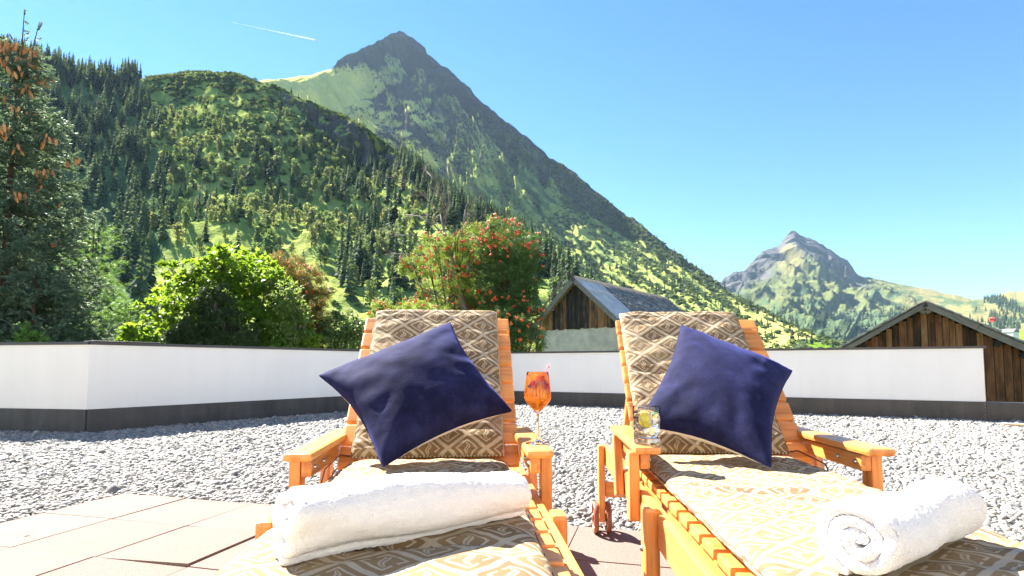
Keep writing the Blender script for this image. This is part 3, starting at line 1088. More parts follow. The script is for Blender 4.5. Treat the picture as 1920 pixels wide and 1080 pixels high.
gm, nt, b = new_mat('gravel_base')
c = coords(nt)
n = tex_noise(nt, c, 30, 6, 0.7)
nt.links.new(ramp(nt, n, [(0.3, (0.10, 0.10, 0.105)), (0.7, (0.32, 0.32, 0.32))]), b.inputs['Base Color'])
b.inputs['Roughness'].default_value = 0.95
bump(nt, b, n, 1.0, 0.02)
deck_pts = [(-9.5, -6.2), (10.5, -6.2), (P4.x, P4.y), (P3.x, P3.y), (P2.x, P2.y), (P1.x, P1.y), (P0.x, P0.y)]
bm = bmesh.new()
bot = [bm.verts.new((x, y, -0.45)) for x, y in deck_pts]
top = [bm.verts.new((x, y, -0.028)) for x, y in deck_pts]
bm.faces.new(top); bm.faces.new(bot[::-1])
for i in range(len(top)):
    j = (i + 1) % len(top)
    bm.faces.new((bot[i], bot[j], top[j], top[i]))
bmesh.ops.recalc_face_normals(bm, faces=bm.faces)
me = bpy.data.meshes.new('gravel_bed'); bm.to_mesh(me); bm.free()
tag(link('gravel_bed', me, gm), kind='structure')

# tiles, each one a slab of its own
TA = math.atan2(-0.68, 2.61)
T0 = np.array([-2.36, 3.46]); TS = 0.462
tu = np.array([math.cos(TA), math.sin(TA)]); tv = np.array([math.sin(TA), -math.cos(TA)])
tm, nt, b = new_mat('granite_tile')
c = coords(nt)
r = obj_random(nt)
n1 = tex_noise(nt, c, 260, 2, 0.6); n2 = tex_noise(nt, c, 5, 5, 0.6)
col = ramp(nt, n1, [(0.30, (0.115, 0.068, 0.054)), (0.5, (0.205, 0.152, 0.133)), (0.72, (0.26, 0.21, 0.19))])
col = mix(nt, mth(nt, 'MULTIPLY', mth(nt, 'SUBTRACT', n2, 0.3), 0.5, clamp=True), col, (0.15, 0.105, 0.088))
tone = mth(nt, 'ADD', 0.90, mth(nt, 'MULTIPLY', r, 0.14))
col = mix(nt, 1.0, col, nd(nt, 'ShaderNodeCombineXYZ', {'X': tone, 'Y': tone, 'Z': tone}).outputs[0], 'MULTIPLY')
nt.links.new(col, b.inputs['Base Color'])
b.inputs['Roughness'].default_value = 0.85
b.inputs['Specular IOR Level'].default_value = 0.1
bump(nt, b, n1, 0.25, 0.003)
pav_mat = plain_mat('paving_bed', (0.10, 0.06, 0.05), 0.95)
bed = []
q = [T0 + tv * -0.0, T0 + tu * 8 * TS, T0 + tu * 8 * TS + tv * 8 * TS, T0 + tv * 8 * TS]
q = [T0, T0 + tu * 14 * TS, T0 + tu * 14 * TS + tv * 9 * TS, T0 + tv * 9 * TS]
paving = link('paving', np_mesh('paving', [(p[0], p[1], -0.016) for p in q], [(0, 3, 2, 1)]), pav_mat)
tag(paving, kind='structure')
tile_me = [box_mesh('tile', TS - 0.004, TS - 0.004, 0.04, 0.0025, 2) for _ in range(1)]
tile_me[0].materials.append(tm)
for i in range(14):
    for j in range(9):
        cpos = T0 + tu * (i + 0.5) * TS + tv * (j + 0.5) * TS
        if cpos[1] < 0.3 or cpos[0] > 2.9 or cpos[0] < -3.2:
            continue
        o = bpy.data.objects.new('tile', tile_me[0]); COL.objects.link(o); o.parent = paving
        dz = random.uniform(-0.0022, 0.0022)
        if (i, j) == (2, 1): dz = 0.004
        o.location = (cpos[0], cpos[1], -0.02 + dz)
        o.rotation_euler = (random.uniform(-0.003, 0.003), -0.030 if (i, j) == (2, 1) else random.uniform(-0.003, 0.003), TA + random.uniform(-0.004, 0.004))

# gravel stones
stone_m, nt, b = new_mat('grey_stone')
r = obj_random(nt)
n = tex_noise(nt, coords(nt), 1.2, 5, 0.65)
col = ramp(nt, r, [(0.0, (0.070, 0.070, 0.073)), (0.2, (0.14, 0.138, 0.135)), (0.55, (0.225, 0.215, 0.20)), (0.8, (0.31, 0.295, 0.27)), (0.93, (0.38, 0.365, 0.34)), (1.0, (0.26, 0.205, 0.14))])
col = mix(nt, 0.35, col, ramp(nt, n, [(0.3, (0.12, 0.118, 0.114)), (0.7, (0.34, 0.33, 0.31))]))
nt.links.new(col, b.inputs['Base Color'])
b.inputs['Roughness'].default_value = 0.8
STN = []
for i in range(7):
    s = blob_mesh('stone_%d' % i, (1.0, 0.72 + 0.05 * (i % 3), 0.46 + 0.05 * (i % 4)), 2 if i < 4 else 1, 0.38, 1.1, 40 + i)
    s.materials.append(stone_m)
    STN.append(s)


def gravel_pts(y0, y1, step, seed):
    rr = np.random.default_rng(seed)
    xs, ys = np.meshgrid(np.arange(-9.4, 10.3, step), np.arange(y0, y1, step))
    x = xs.ravel() + rr.uniform(-0.55, 0.55, xs.size) * step
    y = ys.ravel() + rr.uniform(-0.55, 0.55, xs.size) * step
    k = (np.abs(x) < y * 1.25 + 1.2)
    # inside the parapet (left of each edge walked P4 -> P0)
    for a, b_ in ((P4, P3), (P3, P2)):
        d = (b_.x - a.x) * (y - a.y) - (b_.y - a.y) * (x - a.x)
        k &= d > 0.02
    # the corner P1-P2 is re-entrant as seen from inside: same test
    d = (P1.x - P2.x) * (y - P2.y) - (P1.y - P2.y) * (x - P2.x)
    d2 = (P0.x - P1.x) * (y - P1.y) - (P0.y - P1.y) * (x - P1.x)
    k &= (d > 0.02) | (d2 > 0.02)
    w = np.stack([x - T0[0], y - T0[1]], 1)
    a = w @ tu; bb = w @ tv
    k &= ~((bb > -0.012 + 0.012 * np.sin(a * 9)) & (a > -0.008) & (a < 14 * TS))
    return x[k], y[k], rr


gx, gy, gsz = [], [], []
for y0, y1, st, sz in ((1.0, 4.6, 0.0205, 0.0165), (4.6, 7.2, 0.025, 0.020), (7.2, 12.1, 0.033, 0.026)):
    x, y, rr = gravel_pts(y0, y1, st, int(y0 * 10))
    gx.append(x); gy.append(y); gsz.append(sz * rr.lognormal(0, 0.30, len(x)))
gx = np.concatenate(gx); gy = np.concatenate(gy); gsz = np.concatenate(gsz)
ng_ = len(gx)
gz = -0.016 + 0.012 * fbm(gx / 0.5, gy / 0.5, 2, 5) + rng.uniform(-0.006, 0.010, ng_) + 0.010 * np.clip(0.3 - np.abs(((gx - T0[0]) * tv[0] + (gy - T0[1]) * tv[1])), 0, 0.3)
scatter('gravel', np.stack([gx, gy, gz], 1), np.stack([rng.normal(0, 0.38, ng_), rng.normal(0, 0.38, ng_), rng.uniform(0, 6.28, ng_)], 1),
        np.stack([gsz * rng.uniform(0.85, 1.25, ng_), gsz * rng.uniform(0.85, 1.15, ng_), gsz * rng.uniform(0.8, 1.2, ng_)], 1), rng.integers(0, 7, ng_), STN)

# parapet
plaster, nt, b = new_mat('white_plaster')
c = coords(nt)
n1 = tex_noise(nt, c, 1.1, 6, 0.6); n2 = tex_noise(nt, c, 120, 3, 0.6)
streak = tex_noise(nt, nd(nt, 'ShaderNodeMapping', {'Vector': c, 'Scale': (5, 5, 0.5)}).outputs[0], 1.0, 5, 0.6)
drip = tex_noise(nt, nd(nt, 'ShaderNodeMapping', {'Vector': c, 'Scale': (14, 14, 0.35)}).outputs[0], 1.0, 4, 0.65)
col = ramp(nt, mth(nt, 'ADD', mth(nt, 'MULTIPLY', n1, 0.6), mth(nt, 'MULTIPLY', streak, 0.4)), [(0.3, (0.80, 0.765, 0.715)), (0.6, (0.86, 0.825, 0.775))])
col = mix(nt, ramp(nt, drip, [(0.62, 0.0), (0.80, 0.16)]), col, (0.45, 0.42, 0.38))
nt.links.new(col, b.inputs['Base Color'])
b.inputs['Roughness'].default_value = 0.85
bump(nt, b, n2, 0.15, 0.003)
membrane, nt, b = new_mat('dark_membrane')
c = coords(nt)
n1 = tex_noise(nt, c, 3.0, 6, 0.65)
n2 = tex_noise(nt, nd(nt, 'ShaderNodeMapping', {'Vector': c, 'Scale': (9, 9, 1.2)}).outputs[0], 1.0, 5, 0.6)
nt.links.new(ramp(nt, mth(nt, 'ADD', mth(nt, 'MULTIPLY', n1, 0.5), mth(nt, 'MULTIPLY', n2, 0.5)), [(0.3, (0.026, 0.023, 0.021)), (0.7, (0.085, 0.072, 0.064))]), b.inputs['Base Color'])
b.inputs['Roughness'].default_value = 0.5
bump(nt, b, n1, 0.4, 0.02)
coping_m = plain_mat('dark_coping_metal', (0.055, 0.048, 0.048), 0.42, 0.2, 5.0, 0.0, 0.5)
screw_m = plain_mat('screw_metal', (0.35, 0.35, 0.36), 0.35, 0.1, 5.0, 0, 0.5, 0.9)
parapet = empty('parapet_wall', (0, 9, 0))
tag(parapet, 'low white terrace wall with dark metal coping and black base around the gravel', 'wall')


def wall_piece(a, b_, z0, z1, inset0, inset1, name, mat, cut_a=0.0, cut_b=0.0, sub=1):
    """prism along a-b: front face inset0 behind the line (negative = proud), back face inset1 behind"""
    d = (b_ - a).normalized()
    nrm = Vector((-d.y, d.x, 0))          # points away from the terrace for walls walked left to right
    V, Fc = [], []
    L = (b_ - a).length
    n = max(1, sub)
    for i in range(n + 1):
        s = -cut_a + (L + cut_a + cut_b) * i / n
        w = 0.0 if n == 1 else 0.006 * math.sin(i * 1.7) + 0.004 * math.sin(i * 4.1 + 1)
        for (off, z) in ((inset0 + w, z0), (inset0 + w * 0.5, z1), (inset1, z1), (inset1, z0)):
            p = a + d * s + nrm * off
            V.append((p.x, p.y - 9, z))
    for i in range(n):
        for k in range(4):
            Fc.append((i * 4 + k, (i + 1) * 4 + k, (i + 1) * 4 + (k + 1) % 4, i * 4 + (k + 1) % 4))
    Fc.append((0, 1, 2, 3)); Fc.append((n * 4 + 3, n * 4 + 2, n * 4 + 1, n * 4))
    bm = bmesh.new()
    vs = [bm.verts.new(v) for v in V]
    for f in Fc: bm.faces.new([vs[i] for i in f])
    bmesh.ops.recalc_face_normals(bm, faces=bm.faces)
    me = bpy.data.meshes.new(name); bm.to_mesh(me); bm.free()
    return link(name, me, mat, parapet)


segs = [(P0, P1), (P1, P2), (P2, P3)]
for k, (a, b_) in enumerate(segs):
    # mitred lengths: at the corner P1 the wall turns outwards (left), at P2 it turns back
    wall_piece(a, b_, 0.26, WALL_TOP - 0.034, 0.0, 0.22, 'wall_panel', plaster, 0, -0.0015 if k < 2 else 0.0)
    wall_piece(a, b_, WALL_TOP - 0.034, WALL_TOP, -0.020, 0.24, 'coping', coping_m, 0.0, 0.0 if k < 2 else 0.035)
    wall_piece(a, b_, -0.10, 0.262, -0.022, 0.2, 'base_flashing', membrane, 0.0, 0.008 if k == 0 else 0.0, 24)
wall_piece(P3, P4, -0.10, 0.255, -0.020, 0.2, 'base_flashing', membrane, -0.004, 0, 10)
d = (P3 - P2).normalized(); nn = Vector((-d.y, d.x, 0))
sc_me = blob_mesh('screw', (0.006, 0.006, 0.006), 1, 0, 1)
sc_me.materials.append(screw_m)
for k in range(5):
    o = bpy.data.objects.new('screw', sc_me); COL.objects.link(o); o.parent = parapet
    p = P3 + d * -0.02 - nn * 0.032
    o.location = (p.x, p.y - 9, 0.03 + 0.05 * k)
# loose coping joint plate on the corner
o = board('coping_joint', (P1 + (P2 - P1).normalized() * 0.02 + Vector((0, -9, WALL_TOP + 0.008))), (P1 + (P2 - P1).normalized() * 0.75 + Vector((0.0, -9, WALL_TOP + 0.008))), 0.30, 0.012, coping_m, parapet)
o.location += Vector((-0.09, 0.06, 0))
bd_m = wood_mat('raw_board_wood', (0.62, 0.42, 0.24), (0.42, 0.26, 0.13), 0.6, 0.0)
o = board('wooden_board', (6.35, 7.32, 0.02), (8.2, 6.45, 0.02), 0.12, 0.025, bd_m)
tag(o, 'pale orange wooden board lying along the black wall base at the far right', 'board')

# unseen hotel front, added behind the camera to bounce sunlight onto the shaded wall
hotel = empty('added_hotel_front', (0, -6.0, 0))
tag(hotel, kind='structure')
hotel_m = plain_mat('cream_render', (0.74, 0.69, 0.60), 0.9, 0.06, 1.5, 0.2, 0.2)
frame_m = wood_mat('window_frame_wood', (0.30, 0.16, 0.07), (0.18, 0.09, 0.04), 0.4, 0.2)
pane_m, nt, b = new_mat('window_pane')
b.inputs['Base Color'].default_value = (0.02, 0.025, 0.03, 1); b.inputs['Roughness'].default_value = 0.05
hw_me = box_mesh('wall', 26, 0.4, 7.4, 0.01); o = link('wall', hw_me, hotel_m, hotel); o.location = (0, -0.2, 3.2)
o = link('roof', box_mesh('roof', 27, 2.4, 0.25, 0.02), coping_m, hotel); o.location = (0, -0.5, 7.05)
for k in range(6):
    for zz, hh in ((1.15, 2.3), (4.6, 1.5)):
        x = -11 + 4.4 * k
        fr = link('window' if hh < 2 else 'terrace_door', box_mesh('frame', 1.5, 0.12, hh, 0.01), frame_m, hotel); fr.location = (x, 0.03, zz + (0.05 if hh > 2 else 0))
        for sx_ in (-0.36, 0.36):
            pn_ = link('pane', box_mesh('pane', 0.60, 0.02, hh - 0.25, 0.0), pane_m, fr); pn_.location = (sx_, 0.06, 0)

# ------------------------------------------------------------------ the two old barns
def plank_mat(name, stops, seed):
    m, nt, b = new_mat(name)
    c = nt.nodes.new('ShaderNodeTexCoord').outputs['Object']
    r = obj_random(nt)
    off = nd(nt, 'ShaderNodeCombineXYZ', {'X': mth(nt, 'MULTIPLY', r, 91.0), 'Y': mth(nt, 'MULTIPLY', r, 33.0), 'Z': seed}).outputs[0]
    cc = nd(nt, 'ShaderNodeVectorMath', {0: c, 1: off}, operation='ADD').outputs[0]
    g = tex_noise(nt, nd(nt, 'ShaderNodeMapping', {'Vector': cc, 'Scale': (0.8, 14, 14)}).outputs[0], 1.0, 8, 0.7)
    g2 = tex_noise(nt, nd(nt, 'ShaderNodeMapping', {'Vector': cc, 'Scale': (1.5, 4, 4)}).outputs[0], 1.0, 4, 0.6)
    g3 = tex_noise(nt, nd(nt, 'ShaderNodeMapping', {'Vector': cc, 'Scale': (3, 70, 70)}).outputs[0], 1.0, 3, 0.6)
    f = mth(nt, 'ADD', mth(nt, 'MULTIPLY', g, 0.55), mth(nt, 'ADD', mth(nt, 'MULTIPLY', g2, 0.45), mth(nt, 'MULTIPLY', mth(nt, 'SUBTRACT', r, 0.5), 0.34)))
    col = ramp(nt, f, stops)
    col = mix(nt, mth(nt, 'MULTIPLY', ramp(nt, g3, [(0.3, 1.0), (0.45, 0.0)]), 0.6), col, (0.012, 0.009, 0.008))
    nt.links.new(col, b.inputs['Base Color'])
    b.inputs['Roughness'].default_value = 0.75
    b.inputs['Specular IOR Level'].default_value = 0.2
    bump(nt, b, g, 0.6, 0.02)
    return m


plank_red = plank_mat('weathered_red_plank', [(0.24, (0.012, 0.008, 0.006)), (0.38, (0.055, 0.026, 0.014)), (0.50, (0.15, 0.060, 0.028)), (0.66, (0.26, 0.118, 0.054)), (0.84, (0.32, 0.21, 0.13))], 3.0)
plank_dark = plank_mat('weathered_dark_plank', [(0.28, (0.012, 0.011, 0.011)), (0.46, (0.05, 0.036, 0.028)), (0.58, (0.22, 0.10, 0.044)), (0.76, (0.36, 0.175, 0.08))], 8.0)
grey_board = wood_mat('grey_weathered_board', (0.20, 0.165, 0.14), (0.06, 0.048, 0.04), 0.8, 0.0)
shingle_m = plank_mat('grey_shingle', [(0.25, (0.04, 0.034, 0.03)), (0.40, (0.17, 0.15, 0.135)), (0.55, (0.36, 0.325, 0.30)), (0.72, (0.58, 0.53, 0.49))], 5.0)
barn_plaster = plain_mat('grey_plaster', (0.52, 0.43, 0.365), 0.9, 0.22, 2.2, 0.2, 0.2)
metal_roof, nt, b = new_mat('corrugated_metal')
n = tex_noise(nt, coords(nt), 1.5, 6, 0.65)
nt.links.new(ramp(nt, n, [(0.3, (0.45, 0.40, 0.36)), (0.7, (0.68, 0.62, 0.57))]), b.inputs['Base Color'])
b.inputs['Specular IOR Level'].default_value = 0.15
b.inputs['Roughness'].default_value = 0.6
dark_m = plain_mat('barn_shadow_timber', (0.02, 0.017, 0.015), 0.9)


def prism(name, quad, vec, mat, parent):
    """extrude a polygon (list of points) along vec"""
    quad = [Vector(q) for q in quad]; vec = Vector(vec)
    bm = bmesh.new()
    a = [bm.verts.new(q) for q in quad]; b_ = [bm.verts.new(q + vec) for q in quad]
    bm.faces.new(a[::-1]); bm.faces.new(b_)
    n = len(quad)
    for i in range(n): bm.faces.new((a[i], a[(i + 1) % n], b_[(i + 1) % n], b_[i]))
    bmesh.ops.recalc_face_normals(bm, faces=bm.faces)
    me = bpy.data.meshes.new(name); bm.to_mesh(me); bm.free()
    return link(name, me, mat, parent)


def shingles(name, origin, along, down, nrm, la, ld, sa, sd, mat, parent, seed=1, thick=0.02):
    """courses of split shingles as one mesh: la x ld metres, pieces sa x sd"""
    r = np.random.default_rng(seed)
    rows = int(ld / (sd * 0.55)); cols = int(la / sa)
    V, Fc = [], []
    A, D, N = np.array(along), np.array(down), np.array(nrm)
    O = np.array(origin)
    for j in range(rows):
        y = j * sd * 0.55
        x = -r.uniform(0, sa)
        while x < la:
            w = sa * r.uniform(0.6, 1.4)
            l = sd * r.uniform(0.85, 1.15)
            yy = y + r.uniform(-0.06, 0.06) * sd
            x0, x1 = max(x, 0), min(x + w * 0.95, la)
            if x1 - x0 > 0.02:
                t = thick * r.uniform(0.6, 1.7); tilt = r.uniform(0.0, 0.035)
                o = len(V)
                for (xx, q, h) in ((x0, yy, 0.0), (x1, yy, 0.0), (x1, yy + l, tilt + 0.02), (x0, yy + l, tilt + 0.02 + r.uniform(-.01, .01))):
                    base = O + A * xx + D * q + N * h
                    V.append(base); V.append(base + N * t)
                Fc += [(o + 1, o + 3, o + 5, o + 7), (o + 4, o + 6, o + 7, o + 5), (o, o + 1, o + 7, o + 6), (o + 2, o + 4, o + 5, o + 3)]
            x += w
    me = np_mesh(name, V, Fc)
    ob = link(name, me, mat, parent)
    ob['kind'] = 'stuff'
    return ob


# barn with the plastered lower wall, turned so that one roof slope shows
A1 = V3(at(1075, 521, 32.0))
gdir = Vector((0.78, -0.62, 0)).normalized(); rdir = Vector((0.62, 0.78, 0)).normalized()
barn1 = empty('barn', (A1.x, A1.y, GROUND))
tag(barn1, 'old barn with dark plank gable above grey plaster and half metal half shingle roof', 'barn')
hw, drop, rl = 2.75, 2.5, 13.2
apex = Vector((0, 0, A1.z - GROUND))
eL = apex - gdir * hw + Vector((0, 0, -drop)); eR = apex + gdir * hw + Vector((0, 0, -drop))
ins = rdir * 0.45
zb = 2.9 - GROUND + 0.05
hwi = hw - 0.35
wz = apex.z - 0.16
prism('plaster_wall', [(-gdir * hwi + ins) + Vector((0, 0, 0)), (gdir * hwi + ins), (gdir * hwi + ins) + Vector((0, 0, zb)), (-gdir * hwi + ins) + Vector((0, 0, zb))], rdir * (rl - 0.9), barn_plaster, barn1)
npl = 26
slope = drop / hw
for k in range(npl):
    w = 2 * (hwi + 0.1) / npl
    s = -(hwi + 0.1) + (k + 0.5) * w
    ztop = wz - abs(s) * slope - 0.02
    if ztop < zb + 0.05: continue
    base = gdir * s + ins + rdir * (-0.02 + random.uniform(-0.012, 0.012))
    board('plank', base + Vector((0, 0, zb - random.uniform(0.0, 0.09))), base + Vector((0, 0, ztop)), w * 0.94, 0.03, plank_dark, barn1, up=-rdir, bev=0.003)
prism('gable_back', [-gdir * hwi + ins + rdir * 0.04 + Vector((0, 0, zb - 0.02)), gdir * hwi + ins + rdir * 0.04 + Vector((0, 0, zb - 0.02)), ins + rdir * 0.04 + Vector((0, 0, wz - 0.05))], rdir * 0.05, dark_m, barn1)
for sgn, e in ((-1, eL), (1, eR)):
    dn = (e - apex).normalized()
    nrm = Vector((dn.z * -gdir.x * sgn, dn.z * -gdir.y * sgn, 0)) + Vector((0, 0, abs(dn.dot(gdir))))
    nrm.normalize()
    L = (e - apex).length
    prism('roof_deck', [apex, e, e - nrm * 0.10, apex - nrm * 0.10 * 1.0], rdir * rl, grey_board, barn1)
    board('barge_board', apex - rdir * 0.03 - nrm * 0.07, e - rdir * 0.03 - nrm * 0.07, 0.05, 0.26, grey_board, barn1, up=nrm, ext=0.05)
    if sgn == 1:
        # metal strip along the gable, then shingles
        mw = 3.0
        nseg = 34
        V = []; Fc = []
        for i in range(nseg + 1):
            x = -0.06 + (mw + 0.06) * i / nseg
            for q in (-0.02, L + 0.06):
                p = apex + rdir * x + dn * q + nrm * (0.05 + (0.022 if i % 2 else 0.0))
                V.append(tuple(p))
        for i in range(nseg):
            Fc.append((i * 2, i * 2 + 1, i * 2 + 3, i * 2 + 2))
        link('metal_sheet', np_mesh('metal_sheet', V, Fc), metal_roof, barn1)
        board('sheet_seam', apex + rdir * 0.0 + dn * L * 0.33 + nrm * 0.09, apex + rdir * mw + dn * L * 0.33 + nrm * 0.09, 0.10, 0.02, metal_roof, barn1, up=nrm)
        shingles('shingles', apex + rdir * mw + nrm * 0.02, rdir, dn, nrm, rl - mw, L + 0.05, 0.17, 0.42, shingle_m, barn1, 3, 0.03)
        board('ridge_board', apex + rdir * 0.1 + nrm * 0.10, apex + rdir * rl + nrm * 0.10, 0.22, 0.03, bd_m, barn1, up=nrm)
    else:
        shingles('shingles', apex + nrm * 0.02, rdir, dn, nrm, rl, L + 0.05, 0.2, 0.45, shingle_m, barn1, 4, 0.03)
for q in (0.0, 0.55):
    for sgn in (-1, 1):
        p = apex + gdir * sgn * (0.15 + q * hw) + Vector((0, 0, -0.32 - q * drop))
        board('purlin', p - rdir * 0.06, p + rdir * 0.6, 0.14, 0.16, grey_board, barn1)

# barn at the right, gable towards the terrace
A2 = V3(at(1735, 566, 18.0))
barn2 = empty('barn', (A2.x, A2.y, GROUND), math.radians(-34))
tag(barn2, 'reddish brown barn gable of upright weathered planks standing behind the white wall end', 'barn')
hw2, sl2, len2 = 4.0, 0.61, 8.0
ap = Vector((0, 0, A2.z - GROUND))
k = 0
s = -(hw2 - 0.45)
while s < hw2 - 0.45:
    w = random.choice([0.15, 0.18, 0.2, 0.22, 0.26])
    mid = s + w / 2
    ztop = ap.z - 0.20 - abs(mid) * sl2
    dep = 0.35 + random.uniform(-0.018, 0.018)
    board('plank', (mid, dep, 0.3), (mid, dep, ztop), w - 0.014, 0.03, plank_red, barn2, up=(0, -1, 0), bev=0.004)
    s += w
prism('gable_back', [(-(hw2 - 0.45), 0.42, 0.25), (hw2 - 0.45, 0.42, 0.25), (hw2 - 0.45, 0.42, ap.z - 0.24 - (hw2 - 0.45) * sl2), (0, 0.42, ap.z - 0.24), (-(hw2 - 0.45), 0.42, ap.z - 0.24 - (hw2 - 0.45) * sl2)], (0, 0.08, 0), dark_m, barn2)
prism('side_walls', [(-(hw2 - 0.5), 0.55, 0), (hw2 - 0.5, 0.55, 0), (hw2 - 0.5, 0.55, ap.z - 0.3 - (hw2 - 0.5) * sl2), (0, 0.55, ap.z - 0.3), (-(hw2 - 0.5), 0.55, ap.z - 0.3 - (hw2 - 0.5) * sl2)], (0, len2 - 1, 0), plank_dark, barn2)
for sgn in (-1, 1):
    e = ap + Vector((sgn * hw2, 0, -hw2 * sl2))
    dn = (e - ap).normalized()
    nrm = Vector((-dn.z * sgn, 0, abs(dn.x))).normalized()
    L = (e - ap).length
    prism('roof_deck', [ap - nrm * 0.005, e - nrm * 0.005, e - nrm * 0.09, ap - nrm * 0.09], (0, len2, 0), grey_board, barn2)
    nb = 3
    for q in range(nb):
        a = ap + dn * (L * q / nb); b_ = ap + dn * (L * (q + 1) / nb - 0.01)
        board('barge_board', a + Vector((0, -0.03, 0)) - nrm * (0.085 + 0.012 * (q % 2)), b_ + Vector((0, -0.03, 0)) - nrm * (0.085 + 0.012 * (q % 2)), 0.045, 0.19 if sgn == 1 else 0.15, grey_board, barn2, up=nrm)
    shingles('shingles', ap + Vector((0, -0.10, 0)) + nrm * 0.015, (0, 1, 0), dn, nrm, len2, L + 0.03, 0.2, 0.5, shingle_m, barn2, 6 + sgn, 0.025)
    for q in (0.02, 0.47, 0.62, 0.93):
        p = ap + dn * (L * q) - nrm * 0.27
        board('purlin', p + Vector((0, 0.03, 0)), p + Vector((0, 1.0, 0)), 0.15, 0.17, dark_m if q > 0.1 else grey_board, barn2, up=nrm)
# moss tuft on the ridge
o = link('moss_tuft', puff_mesh('moss_tuft', 77, 24, 0.9, 0.2, 0.3, False, 2), plain_mat('yellow_moss', (0.35, 0.25, 0.03), 0.9), barn2)
o.location = ap + Vector((-0.52, 0.0, -0.21)); o.scale = (0.10, 0.08, 0.07)

# ------------------------------------------------------------------ small far things at the right
white_m = plain_mat('white_wall_paint', (0.8, 0.79, 0.77), 0.8)
slate_m = plain_mat('slate_roof', (0.16, 0.16, 0.18), 0.8)
glass_dark = plain_mat('dark_window_pane', (0.03, 0.035, 0.045), 0.15)
red_m = plain_mat('red_paint', (0.55, 0.03, 0.02), 0.5)
mast_m = plain_mat('mast_metal', (0.55, 0.56, 0.58), 0.5)


def far_house(px, py, Y, w, h, d, label, rz=0.3):
    p = V3(at(px, py, Y))
    e = empty('house', p, rz)
    tag(e, label, 'house')
    prism('wall', [(-w / 2, -d / 2, -h * 0.4), (w / 2, -d / 2, -h * 0.4), (w / 2, d / 2, -h * 0.4), (-w / 2, d / 2, -h * 0.4)], (0, 0, h * 1.4), white_m, e)
    prism('roof', [(-w / 2 - 0.6, -d / 2 - 0.6, h + 0.01), (w / 2 + 0.6, -d / 2 - 0.6, h + 0.01), (0, -d / 2 - 0.6, h + w * 0.28)], (0, d + 1.2, 0), slate_m, e)
    for k in range(3):
        board('window', (-w * 0.3 + k * w * 0.3 - 0.5, -d / 2 - 0.02, h * 0.55), (-w * 0.3 + k * w * 0.3 + 0.5, -d / 2 - 0.02, h * 0.55), 0.1, 1.2, glass_dark, e, bev=0)
    return e


far_house(1893, 634, 640, 15, 6.5, 12, 'small white house with grey roof on the bright green meadow beyond the barn', 0.5)
far_house(1876, 561.5, 2650, 16, 7, 10, 'tiny white hut high on the pasture ridge below the skyline', 0.2)
p = V3(at(1862, 600, 1000))
e = empty('cable_car_station', p, 0.3)
tag(e, 'tiny red roofed lift station among grey scrub on the far pasture', 'station')
prism('wall', [(-4, -3, -3), (4, -3, -3), (4, 3, -3), (-4, 3, -3)], (0, 0, 5), red_m, e)
prism('roof', [(-5.5, -4, 2.01), (5.5, -4, 2.01), (0, -4, 4.5)], (0, 8, 0), red_m, e)


def lift_mast(px, py, Y, h, label):
    e = empty('lift_mast', V3(at(px, py, Y)))
    tag(e, label, 'mast', 'lift masts on the far pasture')
    tubes('pole', [([(0, 0, -h * 0.3), (0, 0, h)], h * 0.022)], mast_m, e, 6)
    tubes('crossarm', [([(-h * 0.16, 0, h * 0.97), (h * 0.16, 0, h * 0.97)], h * 0.016)], mast_m, e, 6)


lift_mast(1908, 568, 1900, 24, 'thin grey lift mast on the pasture near the right edge, upper one')
lift_mast(1875, 630, 620, 8, 'thin pale mast standing on the green meadow beside the white house')
lift_mast(1902, 588, 1250, 11, 'thin grey lift mast below the upper one among dark scrub')

# ------------------------------------------------------------------ trees and shrubs behind the parapet
def needle_sprig(n=9, L=1.0, seed=0, spread=0.5, wid=0.07):
    """bottle-brush of thin needle triangles along +x"""
    r = np.random.default_rng(seed)
    V, Fc = [], []
    for k in range(n):
        x0 = L * (0.05 + 0.8 * k / n)
        a = 2.4 * k + r.uniform(-0.4, 0.4)
        l = L * r.uniform(0.38, 0.55)
        dx = l * (0.75 + 0.25 * k / n); rad = l * spread * r.uniform(0.7, 1.2)
        p0 = np.array([x0, 0, 0]); tip = np.array([x0 + dx, rad * math.cos(a), rad * math.sin(a)])
        side = np.array([0, -math.sin(a), math.cos(a)]) * L * wid
        o = len(V)
        V += [p0 - side, p0 + side, tip]
        Fc.append((o, o + 1, o + 2))
    return np.array(V), np.array(Fc)


bark_near = plain_mat('rough_bark', (0.10, 0.065, 0.045), 0.9, 0.45, 14, 0.8, 0.2)
bark_grey = plain_mat('grey_bark', (0.17, 0.14, 0.12), 0.85, 0.35, 12, 0.6, 0.2)


